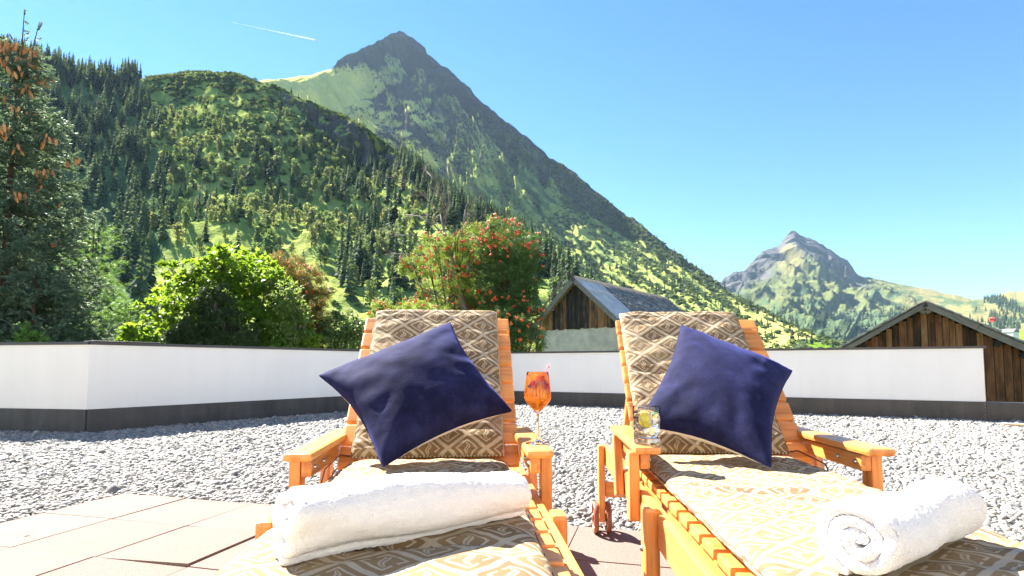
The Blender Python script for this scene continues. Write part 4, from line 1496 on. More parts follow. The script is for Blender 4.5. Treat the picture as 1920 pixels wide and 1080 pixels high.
def conifer(name, loc, H, R, whorls, label, mat, seed, sprig_len=0.12, droop=0.25, tip_up=0.25, per=7, twig_gap=0.12, twig_len=0.34, leaders=1, z0=0.06, density=1.0, power=0.8, amin=None, amax=None, n_needles=9, spread=0.5, wid=0.07, trunk_r=0.17):
    r = np.random.default_rng(seed)
    root = empty(name, loc)
    tag(root, label, 'tree')
    trunk_specs = [([(0, 0, -0.3), (0.02, 0.01, H * 0.3), (-0.02, 0.0, H * 0.65), (0, 0, H * 0.97)], [trunk_r, trunk_r * 0.75, trunk_r * 0.35, 0.015])]
    P, D, S = [], [], []
    Bspec = []
    ends = []

    def twig(p, d, L, droopy=0.0):
        n = max(1, int(L / (sprig_len * 0.62)))
        for i in range(n):
            q = p + d * (L * (i + 0.2) / n) + np.array([0, 0, -droopy * (i / n) ** 2 * L])
            for _ in range(1 if r.random() > 0.45 * density else 2):
                dd = d + r.normal(0, 0.28, 3)
                P.append(q); D.append(dd); S.append(sprig_len * r.uniform(0.75, 1.25))
    for w in range(whorls):
        f = (w + r.uniform(-0.3, 0.3)) / whorls
        f = min(max(f, 0), 0.985)
        z = H * (z0 + (1 - z0) * f)
        Lm = R * (1 - f) ** power * r.uniform(0.82, 1.08) + 0.10
        n = max(3, int(per * (1 - 0.45 * f)))
        for k in range(n):
            a = 2 * math.pi * (k + r.uniform(-0.35, 0.35)) / n + w * 0.9
            if amin is not None and not (amin <= (math.degrees(a) % 360) <= amax):
                if r.random() < 0.55: continue
            L = Lm * r.uniform(0.6, 1.12)
            h = np.array([math.cos(a), math.sin(a), 0.0])
            pts = []
            rise = 0.30 * f
            for i in range(6):
                t = i / 5
                zz = rise * L * t - droop * L * math.sin(t * 2.2) * (1 - 0.5 * f) + tip_up * L * t * t * 0.6
                pts.append(np.array([0, 0, z]) + h * L * t + np.array([0, 0, zz]))
            Bspec.append(([tuple(q) for q in pts], [0.022 * (L / 2) + 0.006, 0.016 * L / 2 + 0.005, 0.012 * L / 2 + 0.004, 0.009 * L / 2 + 0.003, 0.005, 0.003]))
            ends.append((pts[-1], L, z))
            side = np.array([-h[1], h[0], 0])
            m = max(2, int(L / twig_gap))
            for i in range(m):
                t = 0.18 + 0.82 * (i + r.uniform(0, 0.6)) / m
                if t > 1: continue
                j = min(int(t * 5), 4); ff = t * 5 - j
                p = pts[j] * (1 - ff) + pts[j + 1] * ff
                tl = twig_len * (0.35 + 0.9 * math.sin(math.pi * min(1, 0.2 + t * 0.75))) * min(1, L / 1.0 + 0.25)
                for sg in (-1, 1):
                    d = h * r.uniform(0.5, 0.9) + side * sg * r.uniform(0.5, 0.9) + np.array([0, 0, r.uniform(-0.35, 0.15)])
                    d /= np.linalg.norm(d)
                    twig(p, d, tl * r.uniform(0.6, 1.15), 0.25)
            twig(pts[4], (pts[5] - pts[4]) / np.linalg.norm(pts[5] - pts[4]), L * 0.22 + 0.06)
    lead = [(0, 0)] if leaders == 1 else [(-0.18, 0.0), (0.05, 0.02), (0.30, 0.05), (0.17, -0.1)][:leaders]
    for q, (lx, ly) in enumerate(lead):
        hh = [1.0, 1.055, 1.03, 0.99][q] * H
        base = np.array([lx * 0.2, ly, H * 0.90]); tip = np.array([lx * 1.3, ly, hh])
        trunk_specs.append(([tuple(base), tuple((base + tip) / 2 + np.array([0.02, 0, 0])), tuple(tip)], [0.022, 0.014, 0.006]))
        for i in range(14):
            t = i / 14
            p = base * (1 - t) + tip * t
            a = r.uniform(0, 6.28)
            d = np.array([math.cos(a), math.sin(a), r.uniform(0.2, 0.7)])
            if t < 0.72 or i % 3 == 0:
                twig(p, d / np.linalg.norm(d), (0.30 if t < 0.75 else 0.16) * (1.1 - t))
        twig(tip - np.array([0, 0, 0.16]), np.array([0, 0, 1.0]), 0.12)
    tubes('trunk', trunk_specs, bark_near, root, 10)
    tubes('branches', Bspec, bark_near, root, 4)
    tv_, tf_ = needle_sprig(n_needles, 1.0, seed, spread, wid)
    P = np.array(P); D = np.array(D); S = np.array(S)
    v, f = stamp(tv_, tf_, P, rot_from_dir(D, r.uniform(0, 6.28, len(P)), S))
    me = np_mesh('foliage', v, f)
    link('foliage', me, mat, root)
    return root, ends, r


spruce_m = leaf_mat('blue_spruce_needles', (0.075, 0.125, 0.085), (0.18, 0.245, 0.165), 0.35, 0.55, 1.0, (0.20, 0.28, 0.12))
pine_m = leaf_mat('bright_pine_needles', (0.047, 0.101, 0.020), (0.115, 0.230, 0.041), 0.35, 0.5, 1.0, (0.270, 0.446, 0.068))
yew_m = leaf_mat('dark_yew_needles', (0.016, 0.039, 0.013), (0.052, 0.091, 0.023), 0.12, 0.6, 2.0, (0.078, 0.130, 0.026))

X0 = (2 - 960) / F * 12.0
spruce, ends, rr_ = conifer('spruce_tree', (X0, 12.0, GROUND), 11.3, 3.0, 38, 'tall blue-green spruce hung with orange-brown cones at the far left', spruce_m, 3,
                            0.15, 0.30, 0.30, 8, 0.125, 0.42, leaders=4, z0=0.10, density=1.3, power=0.80, n_needles=11, wid=0.10, spread=0.6)
cone_m, nt, b = new_mat('spruce_cone')
n = tex_noise(nt, coords(nt), 60, 3, 0.6)
nt.links.new(ramp(nt, mth(nt, 'ADD', mth(nt, 'MULTIPLY', n, 0.6), mth(nt, 'MULTIPLY', obj_random(nt), 0.4)), [(0.3, (0.34, 0.14, 0.05)), (0.7, (0.62, 0.30, 0.12))]), b.inputs['Base Color'])
b.inputs['Roughness'].default_value = 0.6
# a cone with rows of overlapping scales
V, Fc = [], []
rows, seg = 9, 8
for i in range(rows + 1):
    t = i / rows
    base = 0.021 * math.sin(math.pi * (0.12 + 0.83 * t)) ** 0.8
    for k in range(seg):
        a = 2 * math.pi * (k + 0.5 * (i % 2)) / seg
        rad = base * (1.18 if i % 2 else 0.92)
        V.append((rad * math.cos(a), rad * math.sin(a), -0.135 * t))
for i in range(rows):
    for k in range(seg):
        Fc.append((i * seg + k, i * seg + (k + 1) % seg, (i + 1) * seg + (k + 1) % seg, (i + 1) * seg + k))
cone_me = np_mesh('cone', V, Fc, False); cone_me.materials.append(cone_m)
cand = [e for e in ends if e[2] > 5.2 and e[0][0] > -0.4 and e[0][1] < 0.75]
cnt = 0
cand.sort(key=lambda e: -e[2])
while cnt < 290:
    e = cand[int(len(cand) * random.random() ** 1.5)]
    p, L, z = e
    if random.random() < 0.15 and z < 6: continue
    nn_ = random.randint(3, 6)
    f0 = random.uniform(0.70, 1.0)
    for q in range(nn_):
        f = min(1.0, f0 + random.uniform(-0.12, 0.12))
        pos = np.array([p[0] * f, p[1] * f, z + (p[2] - z) * f]) + np.array([random.uniform(-.12, .12), random.uniform(-.20, .05), random.uniform(-.20, -0.06)])
        if math.hypot(pos[0], pos[1]) < 0.15: continue
        o = bpy.data.objects.new('cone', cone_me); COL.objects.link(o); o.parent = spruce
        o.location = pos
        s = random.uniform(0.95, 1.3)
        o.scale = (s * 1.15, s * 1.15, s)
        o.rotation_euler = (random.uniform(-0.35, 0.35), random.uniform(-0.35, 0.35), random.uniform(0, 6))
        cnt += 1
        if cnt >= 290: break

conifer('pine_tree', ((165 - 960) / F * 15.5, 15.5, GROUND), 8.0, 1.75, 24, 'bright green long-needled pine behind the cone-laden spruce', pine_m, 8,
        0.20, 0.05, 0.45, 7, 0.17, 0.38, z0=0.05, density=1.0, power=0.55, n_needles=11, spread=0.75, wid=0.035, trunk_r=0.12)
conifer('pine_tree', ((232 - 960) / F * 16.6, 16.6, GROUND), 6.0, 1.15, 18, 'smaller bright green pine to the right of the taller pine', pine_m, 18,
        0.20, 0.05, 0.45, 7, 0.17, 0.36, z0=0.04, density=1.0, power=0.55, n_needles=11, spread=0.75, wid=0.035, trunk_r=0.09)
conifer('spruce_tree', ((60 - 960) / F * 11.2, 11.2, GROUND), 6.0, 2.0, 22, 'low silvery blue-green spruce in front of the pine, just behind the wall corner', spruce_m, 28,
        0.15, 0.25, 0.25, 9, 0.11, 0.44, z0=0.06, density=1.5, power=0.6, n_needles=11, wid=0.10, spread=0.6)


# broadleaf foliage templates (unit length along +x, blade in the xy plane)
def maple_leaf():
    ang = [180, 140, 105, 82, 62, 45, 25, 12, 0, -12, -25, -45, -62, -82, -105, -140]
    rad = [0.10, 0.30, 0.42, 0.30, 0.62, 0.42, 0.46, 0.55, 0.85, 0.55, 0.46, 0.42, 0.62, 0.30, 0.42, 0.30]
    V = [(0.15, 0, 0.0)]
    for a, q in zip(ang, rad):
        a = math.radians(a)
        V.append((0.15 + q * math.cos(a), q * math.sin(a), -0.16 * q * q - 0.08 * abs(math.sin(a)) * q))
    n = len(ang)
    return np.array(V), np.array([(0, 1 + (k + 1) % n, 1 + k) for k in range(n)])


def oval_leaf(w=0.3):
    V = [(0, 0, 0), (0.35, w, -0.03), (0.75, w * 0.7, -0.08), (1, 0, -0.16), (0.75, -w * 0.7, -0.08), (0.35, -w, -0.03), (0.5, 0, 0.03)]
    return np.array(V), np.array([(0, 6, 1), (1, 6, 2), (2, 6, 3), (3, 6, 4), (4, 6, 5), (5, 6, 0)])


def pinnate_leaf(pairs=5):
    V, Fc = [], []
    for i in range(pairs):
        x = 0.15 + 0.75 * i / pairs
        for sg in (-1, 1):
            o = len(V)
            l = 0.34 * (1 - 0.25 * i / pairs)
            V += [(x, 0, 0), (x + l * 0.25, sg * l * 0.55, -0.02), (x + l * 0.45, sg * l, -0.10), (x + l * 0.05, sg * l * 0.55, -0.05)]
            Fc += [(o, o + 1, o + 2), (o, o + 2, o + 3)]
    o = len(V)
    V += [(0.86, 0, -0.05), (0.98, 0.07, -0.08), (1.15, 0, -0.14), (0.98, -0.07, -0.08)]
    Fc += [(o, o + 1, o + 2), (o, o + 2, o + 3)]
    return np.array(V), np.array(Fc)


def broadleaf(name, loc, lobes, trunk, n_leaf, leaf, size, mat, label, seed, up=0.5, barkm=None, cat='tree', clump=26, branch_r=0.03, shell=0.55):
    """lobes: [(x, y, z, r)] in metres from the base; leaves sit in clumps through the outer part of each lobe"""
    r = np.random.default_rng(seed)
    root = empty(name, loc)
    tag(root, label, cat)
    barkm = barkm or bark_grey
    lob = np.array(lobes, float)
    wgt = lob[:, 3] ** 2; wgt /= wgt.sum()
    nc = max(1, n_leaf // clump)
    which = r.choice(len(lob), nc, p=wgt)
    d = r.normal(size=(nc, 3)); d /= np.linalg.norm(d, axis=1, keepdims=True)
    rad = lob[which, 3] * (shell + (1.08 - shell) * r.random(nc) ** 0.6)
    cc = lob[which, :3] + d * rad[:, None]
    cs = lob[which, 3] * r.uniform(0.16, 0.34, nc)
    ids = np.repeat(np.arange(nc), clump)
    off = r.normal(size=(len(ids), 3)) * np.array([1, 1, 0.6])
    P = cc[ids] + off * cs[ids][:, None] * 0.62
    out = P - lob[which[ids], :3]
    out /= np.linalg.norm(out, axis=1, keepdims=True) + 1e-6
    D = out * 0.7 + r.normal(size=P.shape) * 0.55 + np.array([0, 0, -0.25])
    keep = P[:, 2] > 0.05
    P, D = P[keep], D[keep]
    S = size * r.uniform(0.65, 1.25, len(P))
    # roll so that most blades face up and outwards
    roll = r.normal(0, 0.7, len(P))
    v, f = stamp(leaf[0], leaf[1], P, rot_from_dir(D, roll, S))
    link('crown', np_mesh('crown', v, f), mat, root)
    specs = [trunk]
    tp = [Vector(q) for q in trunk[0]]
    for (x, y, z, q) in lobes:
        tgt = Vector((x, y, z))
        zz = min(max(tgt.z * 0.55, tp[0].z + 0.3), tp[-1].z)
        st = tp[-1]
        for a, b_ in zip(tp[:-1], tp[1:]):
            if a.z <= zz <= b_.z:
                st = a.lerp(b_, (zz - a.z) / max(b_.z - a.z, 1e-4))
        mid = st.lerp(tgt, 0.55) + Vector((0, 0, -0.12 * q))
        specs.append(([tuple(st), tuple(mid), tuple(tgt)], [branch_r, branch_r * 0.7, branch_r * 0.35]))
        for _ in range(4):
            dd = Vector(r.normal(size=3)).normalized() * q * 0.9
            specs.append(([tuple(mid.lerp(tgt, r.uniform(0.2, 1))), tuple(tgt + dd * 0.6), tuple(tgt + dd)], [branch_r * 0.4, branch_r * 0.25, 0.004]))
    tubes('trunk', specs, barkm, root, 6)
    return root, P, r


def lobes_px(list_px, Y, depth=0.35, seed=0):
    """lobes from where the crown stands in the photograph: (px, py, radius_px) at depth Y, spread in depth"""
    r = np.random.default_rng(seed)
    out = []
    for px, py, q in list_px:
        y = Y + r.uniform(-depth, depth)
        p = at(px, py, y)
        out.append((p[0], p[1], p[2], q / F * y))
    return out


def rel(lobes, loc):
    return [(a - loc[0], b_ - loc[1], c_ - loc[2], q) for a, b_, c_, q in lobes]


def ground_loc(px, Y):
    return ((px - 960) / F * Y, Y, GROUND)


maple_m = leaf_mat('maple_leaves', (0.05, 0.12, 0.012), (0.12, 0.21, 0.02), 0.55, 0.45, 0.9, (0.34, 0.50, 0.03))
L = ground_loc(430, 14.0)
broadleaf('maple_tree', L, rel(lobes_px([(425, 500, 36), (372, 512, 34), (470, 515, 42), (330, 545, 36), (415, 550, 60), (505, 560, 44), (295, 590, 34), (360, 600, 48), (440, 612, 56), (530, 615, 44), (275, 632, 28), (555, 648, 34), (460, 668, 60), (350, 670, 50), (510, 525, 26), (392, 485, 20), (318, 505, 16)], 14.0, 0.9, 2), L),
          ([(0, 0, -0.2), (0.05, 0, 1.2), (0.0, 0.1, 2.4), (0.05, 0, 3.6)], [0.13, 0.10, 0.07, 0.03]), 15000, maple_leaf(), 0.112, maple_m, 'bright yellow-green maple with broad sunlit leaves behind the white wall', 21, clump=22)
yew_spots = [(402, 12.7, [(402, 572, 26), (398, 600, 34), (385, 630, 40), (425, 620, 36), (430, 650, 46), (375, 655, 40), (405, 545, 14)])]
for px, Y, lb in yew_spots:
    L = ground_loc(px, Y)
    broadleaf('yew_bush', L, rel(lobes_px(lb, Y, 0.2, 5), L), ([(0, 0, -0.2), (0, 0, 1.2), (0, 0, 2.4)], [0.08, 0.06, 0.03]), 6000, needle_sprig(9, 1.0, 4, 0.6, 0.06), 0.13, yew_m, 'dark olive evergreen bush in front of the bright maple', 31, clump=24, cat='bush')
L = ground_loc(345, 12.2)
broadleaf('yew_bush', L, rel(lobes_px([(345, 622, 17), (338, 645, 24), (360, 655, 22)], 12.2, 0.15, 6), L), ([(0, 0, -0.2), (0, 0, 1.0), (0, 0, 2.0)], [0.05, 0.04, 0.02]), 1800, needle_sprig(9, 1.0, 4, 0.6, 0.06), 0.12, yew_m, 'small dark evergreen bush at the lower left of the bright maple', 32, clump=24, cat='bush')
birch_m = leaf_mat('young_larch_leaves', (0.08, 0.15, 0.03), (0.15, 0.23, 0.05), 0.5, 0.5, 1.5, (0.36, 0.48, 0.08))
L = ground_loc(545, 13.2)
broadleaf('birch_sapling', L, rel(lobes_px([(537, 548, 22), (548, 578, 26), (528, 600, 26), (562, 612, 24), (545, 640, 30), (520, 648, 24)], 13.2, 0.2, 7), L), ([(0, 0, -0.2), (0, 0, 1.5), (0.05, 0, 3.0), (0.1, 0, 4.2)], [0.05, 0.04, 0.03, 0.01]), 4200, oval_leaf(0.22), 0.085, birch_m, 'pale lime young tree with fine leaves right of the bright maple', 33, clump=20)

rowan_m = leaf_mat('rowan_leaves', (0.054, 0.115, 0.022), (0.155, 0.216, 0.041), 0.42, 0.5, 1.1, (0.405, 0.513, 0.068))
rowan_d = leaf_mat('dark_rowan_leaves', (0.031, 0.073, 0.020), (0.077, 0.140, 0.031), 0.30, 0.5, 1.1, (0.196, 0.336, 0.056))
rowan_r = leaf_mat('reddening_rowan_leaves', (0.065, 0.085, 0.021), (0.169, 0.143, 0.039), 0.40, 0.5, 1.1, (0.416, 0.312, 0.065))
bush_m = leaf_mat('grey_green_bush_leaves', (0.058, 0.111, 0.033), (0.130, 0.195, 0.065), 0.35, 0.5, 1.3, (0.260, 0.390, 0.091))
berry_m, nt, b = new_mat('rowan_berry')
nt.links.new(ramp(nt, obj_random(nt), [(0.0, (0.66, 0.035, 0.018)), (0.6, (0.78, 0.10, 0.022)), (1.0, (0.80, 0.22, 0.035))]), b.inputs['Base Color'])
b.inputs['Roughness'].default_value = 0.35


def berry_cluster_mesh(seed):
    r = np.random.default_rng(seed)
    bm = bmesh.new()
    for k in range(13):
        q = r.normal(size=3); q /= np.linalg.norm(q)
        c_ = Vector((q[0] * 0.042 * r.uniform(0.4, 1), q[1] * 0.042 * r.uniform(0.4, 1), q[2] * 0.022 * r.uniform(0.3, 1)))
        bmesh.ops.create_icosphere(bm, subdivisions=1, radius=0.012, matrix=Matrix.Translation(c_))
    me = bpy.data.meshes.new('berry_cluster'); bm.to_mesh(me); bm.free()
    for p in me.polygons: p.use_smooth = True
    me.materials.append(berry_m)
    return me


BER = [berry_cluster_mesh(i) for i in range(4)]


def add_berries(root, P, r, n, scale=1.0, sel=None):
    k = np.arange(len(P))
    if sel is not None: k = k[sel(P)]
    # clusters sit on the outside of the crown: keep those with most open air towards the terrace and above
    q = P[k]
    cell = np.floor(q[:, 0] / 0.16).astype(int) * 1000 + np.floor(q[:, 2] / 0.16).astype(int)
    order = np.lexsort((q[:, 1], cell))
    first = np.ones(len(order), bool); first[1:] = cell[order][1:] != cell[order][:-1]
    k = r.permutation(k[order[first]])
    k = np.concatenate([k, k])[:n]
    for i in k:
        o = bpy.data.objects.new('berry_cluster', BER[int(i) % 4]); COL.objects.link(o); o.parent = root
        p = P[i]
        o.location = (p[0] + r.normal(0, 0.05), p[1] - 0.05 - 0.12 * r.random(), p[2] + 0.03 + r.normal(0, 0.05))
        s = scale * r.uniform(0.9, 1.6)
        o.scale = (s, s, s)
        o.rotation_euler = (r.normal(0, 0.5), r.normal(0, 0.5), r.uniform(0, 6))


Yr = 15.5
L = ground_loc(885, Yr)
lb = lobes_px([(800, 487, 24), (775, 500, 18), (838, 476, 30), (820, 455, 22), (858, 448, 18), (885, 455, 30), (915, 470, 34), (850, 520, 26), (815, 545, 24), (870, 560, 30), (900, 530, 38), (845, 590, 34), (900, 600, 40), (880, 640, 44), (790, 560, 14), (920, 440, 22), (855, 545, 20), (830, 615, 28)], Yr, 0.9, 11)
root, P, r = broadleaf('rowan_tree', L, rel(lb, L), ([(0.1, 0, -0.2), (0.0, 0, 1.4), (-0.28, 0, 2.9), (-0.55, 0.05, 4.3), (-0.75, 0.1, 5.3)], [0.12, 0.11, 0.085, 0.06, 0.03]), 6800, pinnate_leaf(), 0.20, rowan_m, 'sprawling rowan tree full of orange-red berry clusters with dark leaning trunk', 41, clump=13, barkm=bark_near)
add_berries(root, P, r, 270, 1.0)
L = ground_loc(955, 14.6)
lb = lobes_px([(945, 452, 36), (975, 465, 32), (925, 445, 24), (995, 480, 20), (950, 490, 48), (975, 510, 42), (925, 500, 36), (950, 540, 48), (965, 565, 38), (920, 550, 30), (990, 530, 22), (955, 425, 14)], 14.6, 0.5, 12)
root, P, r = broadleaf('rowan_tree', L, rel(lb, L), ([(0.1, 0, -0.2), (0.05, 0, 1.4), (0, 0, 2.9), (-0.1, 0, 4.6)], [0.11, 0.09, 0.06, 0.03]), 4600, pinnate_leaf(), 0.19, rowan_d, 'dense dark green rowan crown with red berries on top beside the barn', 42, clump=13, barkm=bark_near)
zl = np.quantile(P[:, 2], 0.72)
add_berries(root, P, r, 60, 0.95, lambda q: q[:, 2] > zl)
add_berries(root, P, r, 16, 0.9, lambda q: q[:, 2] < zl)
L = ground_loc(975, 13.4)
lb = lobes_px([(930, 575, 22), (960, 585, 28), (985, 600, 26), (1000, 620, 18), (955, 615, 32), (980, 640, 30), (925, 605, 24), (940, 645, 34), (1010, 640, 10)], 13.4, 0.4, 13)
root, P, r = broadleaf('rowan_bush', L, rel(lb, L), ([(0.15, 0, -0.2), (0.08, 0, 1.4), (-0.1, 0, 2.6), (-0.25, 0, 3.6)], [0.07, 0.06, 0.045, 0.02]), 2400, pinnate_leaf(), 0.19, rowan_d, 'low red-berried rowan bush leaning over the grey barn wall', 43, clump=12, cat='bush', barkm=bark_grey)
add_berries(root, P, r, 75, 0.9)
L = ground_loc(750, 13.6)
lb = lobes_px([(755, 582, 18), (780, 578, 16), (735, 590, 16), (705, 582, 13), (800, 592, 20), (770, 610, 28), (720, 615, 24), (830, 600, 18)], 13.6, 0.4, 14)
root, P, r = broadleaf('rowan_bush', L, rel(lb, L), ([(0.1, 0, -0.2), (0.05, 0, 1.4), (0.0, 0, 2.6), (0, 0, 3.6)], [0.07, 0.06, 0.045, 0.02]), 1700, pinnate_leaf(), 0.18, rowan_m, 'red-berried rowan bush showing just above the left cushion', 44, clump=12, cat='bush', barkm=bark_grey)
add_berries(root, P, r, 55, 0.85)
L = ground_loc(570, 15.0)
lb = lobes_px([(530, 500, 20), (555, 510, 24), (580, 530, 24), (540, 540, 26), (595, 560, 22), (575, 575, 28), (600, 600, 24), (590, 630, 30), (570, 610, 26), (605, 645, 22)], 15.0, 0.4, 15)
root, P, r = broadleaf('rowan_tree', L, rel(lb, L), ([(0.1, 0, -0.2), (0.05, 0, 1.8), (-0.1, 0, 3.6), (-0.3, 0, 5.4)], [0.09, 0.07, 0.05, 0.02]), 3400, pinnate_leaf(), 0.19, rowan_r, 'slim rowan with reddening leaves between the maple and the grey-green bush', 45, clump=12, barkm=bark_grey)
add_berries(root, P, r, 45, 0.75)
L = ground_loc(648, 14.4)
broadleaf('leafy_bush', L, rel(lobes_px([(648, 598, 20), (630, 612, 24), (668, 612, 22), (650, 632, 36), (622, 645, 26), (680, 642, 20), (655, 660, 36)], 14.4, 0.3, 16), L), ([(0, 0, -0.2), (0, 0, 1.2), (0, 0, 2.4)], [0.06, 0.05, 0.03]), 3600, oval_leaf(0.26), 0.10, bush_m, 'rounded grey-green bush behind the wall just left of the cushion', 46, clump=18, cat='bush')
L = ground_loc(60, 9.2)
broadleaf('leafy_bush', L, rel(lobes_px([(57, 628, 9), (50, 640, 12), (66, 642, 10)], 9.2, 0.1, 17), L), ([(0, 0, -0.2), (0, 0, 1.5), (0, 0, 3.2)], [0.04, 0.03, 0.015]), 420, needle_sprig(9, 1.0, 4, 0.6, 0.06), 0.12, pine_m, 'small bright green pine tip peeping over the wall at the far left', 47, clump=14, cat='bush')
L = ground_loc(268, 10.4)
broadleaf('leafy_bush', L, rel(lobes_px([(258, 622, 16), (280, 632, 14), (245, 640, 16), (270, 645, 18)], 10.4, 0.15, 18), L), ([(0, 0, -0.2), (0, 0, 1.5), (0, 0, 3.0)], [0.05, 0.04, 0.02]), 900, oval_leaf(0.3), 0.11, maple_m, 'low bright green bush behind the wall between spruce and maple', 48, clump=16, cat='bush')

# bare tree rising through the rowan
bare_m = plain_mat('dead_bark', (0.20, 0.165, 0.14), 0.85, 0.3, 10, 0.5, 0.2)
L = ground_loc(872, 15.0)
root = empty('bare_tree', L)
tag(root, 'leafless grey tree with thin spreading twigs rising through the red-berried rowan', 'tree')
r = np.random.default_rng(51)


def pr(px, py, dy=0.0):
    p = at(px, py, 15.0 + dy)
    return np.array([p[0] - L[0], p[1] - L[1], p[2] - L[2]])


trunk_pts = [pr(890, 900), pr(884, 640), pr(872, 580), pr(856, 520), pr(842, 470), pr(832, 430), pr(826, 400)]
tubes('trunk', [([tuple(q) for q in trunk_pts], [0.12, 0.10, 0.085, 0.07, 0.05, 0.035, 0.025])], bare_m, root, 8)
limbs = [[(826, 400), (805, 375), (778, 352), (745, 338)], [(832, 430), (838, 400), (842, 372), (838, 345)], [(842, 470), (815, 452), (780, 442), (740, 440)], [(856, 520), (868, 480), (866, 430), (872, 392)],
         [(848, 490), (800, 478), (760, 476), (738, 476)], [(872, 580), (830, 560), (790, 540), (742, 505)], [(836, 445), (812, 420), (785, 405), (762, 402)], [(884, 600), (915, 560), (935, 520), (950, 480)], [(860, 530), (885, 505), (905, 495), (930, 498)], [(826, 400), (832, 370), (818, 340), (800, 322)], [(846, 480), (862, 440), (885, 410), (892, 380)]]
specs = []


def ramify(p, d, L_, rad, depth):
    d = d / np.linalg.norm(d)
    q1 = p + d * L_ * 0.5 + r.normal(0, 0.05, 3) * L_; q2 = p + d * L_ + r.normal(0, 0.10, 3) * L_
    specs.append(([tuple(p), tuple(q1), tuple(q2)], [rad, rad * 0.75, rad * 0.45]))
    if depth > 0:
        for _ in range(r.integers(2, 4)):
            t = r.uniform(0.3, 1.0)
            ramify(p + (q2 - p) * t, d + r.normal(0, 0.55, 3) + np.array([-0.1, 0, 0.1]), L_ * r.uniform(0.45, 0.75), rad * 0.55, depth - 1)


for lm in limbs:
    pts = [pr(x, y, r.uniform(-0.25, 0.25) * k) for k, (x, y) in enumerate(lm)]
    specs.append(([tuple(q) for q in pts], [0.028, 0.020, 0.013, 0.006]))
    for k in range(1, 4):
        for _ in range(3):
            t = r.random()
            p = pts[k - 1] * (1 - t) + pts[k] * t
            ramify(p, (pts[k] - pts[k - 1]) + r.normal(0, 0.22, 3), r.uniform(0.25, 0.55), 0.009, 2)
tubes('branches', specs, bare_m, root, 4)
# bare branch with a few leaves beside the barn gable
L2 = ground_loc(1020, 14.2)
root = empty('bare_sapling', L2)
tag(root, 'thin bare leaning sapling between the rowan and the barn gable', 'tree')
specs = []


def pq(px, py, dy=0.0):
    p = at(px, py, 14.2 + dy)
    return np.array([p[0] - L2[0], p[1] - L2[1], p[2] - L2[2]])


pts = [pq(1000, 760), pq(1008, 640), pq(1020, 575), pq(1040, 545), pq(1062, 512)]
specs.append(([tuple(q) for q in pts], [0.04, 0.032, 0.025, 0.016, 0.007]))
for k in range(1, 5):
    for _ in range(4):
        t = r.random()
        ramify(pts[k - 1] * (1 - t) + pts[k] * t, (pts[k] - pts[k - 1]) * 0.6 + r.normal(0, 0.3, 3) + np.array([0, 0, 0.2]), r.uniform(0.2, 0.45), 0.008, 1)
tubes('branches', specs, bare_m, root, 5)

# ------------------------------------------------------------------ sun loungers
pine_w = wood_mat('varnished_pine', (0.72, 0.30, 0.075), (0.36, 0.11, 0.020), 0.38, 0.2, 0.36)
wheel_w = wood_mat('red_brown_wheel_wood', (0.30, 0.085, 0.035), (0.17, 0.045, 0.02), 0.4, 0.3, 0.1)
bolt_m = plain_mat('bolt_steel', (0.5, 0.49, 0.47), 0.3, 0.1, 20, 0, 0.5, 1.0)
BD = Vector((0, 0.682, 0.731)); BN = Vector((0, -0.731, 0.682)); HZ = 0.42


def wheel(parent, x, y, z, R=0.072, w=0.022):
    root = empty('wheel', (x, y, z), 0, parent)
    prof = [(R - 0.016, -w / 2), (R - 0.004, -w / 2), (R, -w / 2 + 0.004), (R, w / 2 - 0.004), (R - 0.004, w / 2), (R - 0.016, w / 2), (R - 0.016, -w / 2)]
    o = lathe('rim', prof, wheel_w, root, 40); o.rotation_euler = (0, math.pi / 2, 0)
    o = lathe('hub', [(0.0, -w / 2 - 0.004), (0.016, -w / 2 - 0.004), (0.018, -w / 2), (0.018, w / 2), (0.016, w / 2 + 0.004), (0.0, w / 2 + 0.004)], wheel_w, root, 20); o.rotation_euler = (0, math.pi / 2, 0)
    for k in range(5):
        a = 2 * math.pi * k / 5 + 0.3
        d = Vector((0, math.cos(a), math.sin(a)))
        board('spoke', d * 0.016, d * (R - 0.012), w * 0.62, 0.014, wheel_w, root, up=d.cross(Vector((1, 0, 0))), bev=0.002)
    return root


bolt_me = None


def bolt(parent, p, axis):
    global bolt_me
    if bolt_me is None:
        o = lathe('bolt', [(0.0, 0.006), (0.004, 0.006), (0.0065, 0.004), (0.0075, 0.0), (0.0075, -0.003), (0.0, -0.003)], bolt_m, parent, 14)
        bolt_me = o.data
    else:
        o = bpy.data.objects.new('bolt', bolt_me); COL.objects.link(o); o.parent = parent
    o.location = p
    o.rotation_euler = Vector(axis).to_track_quat('Z', 'Y').to_euler()


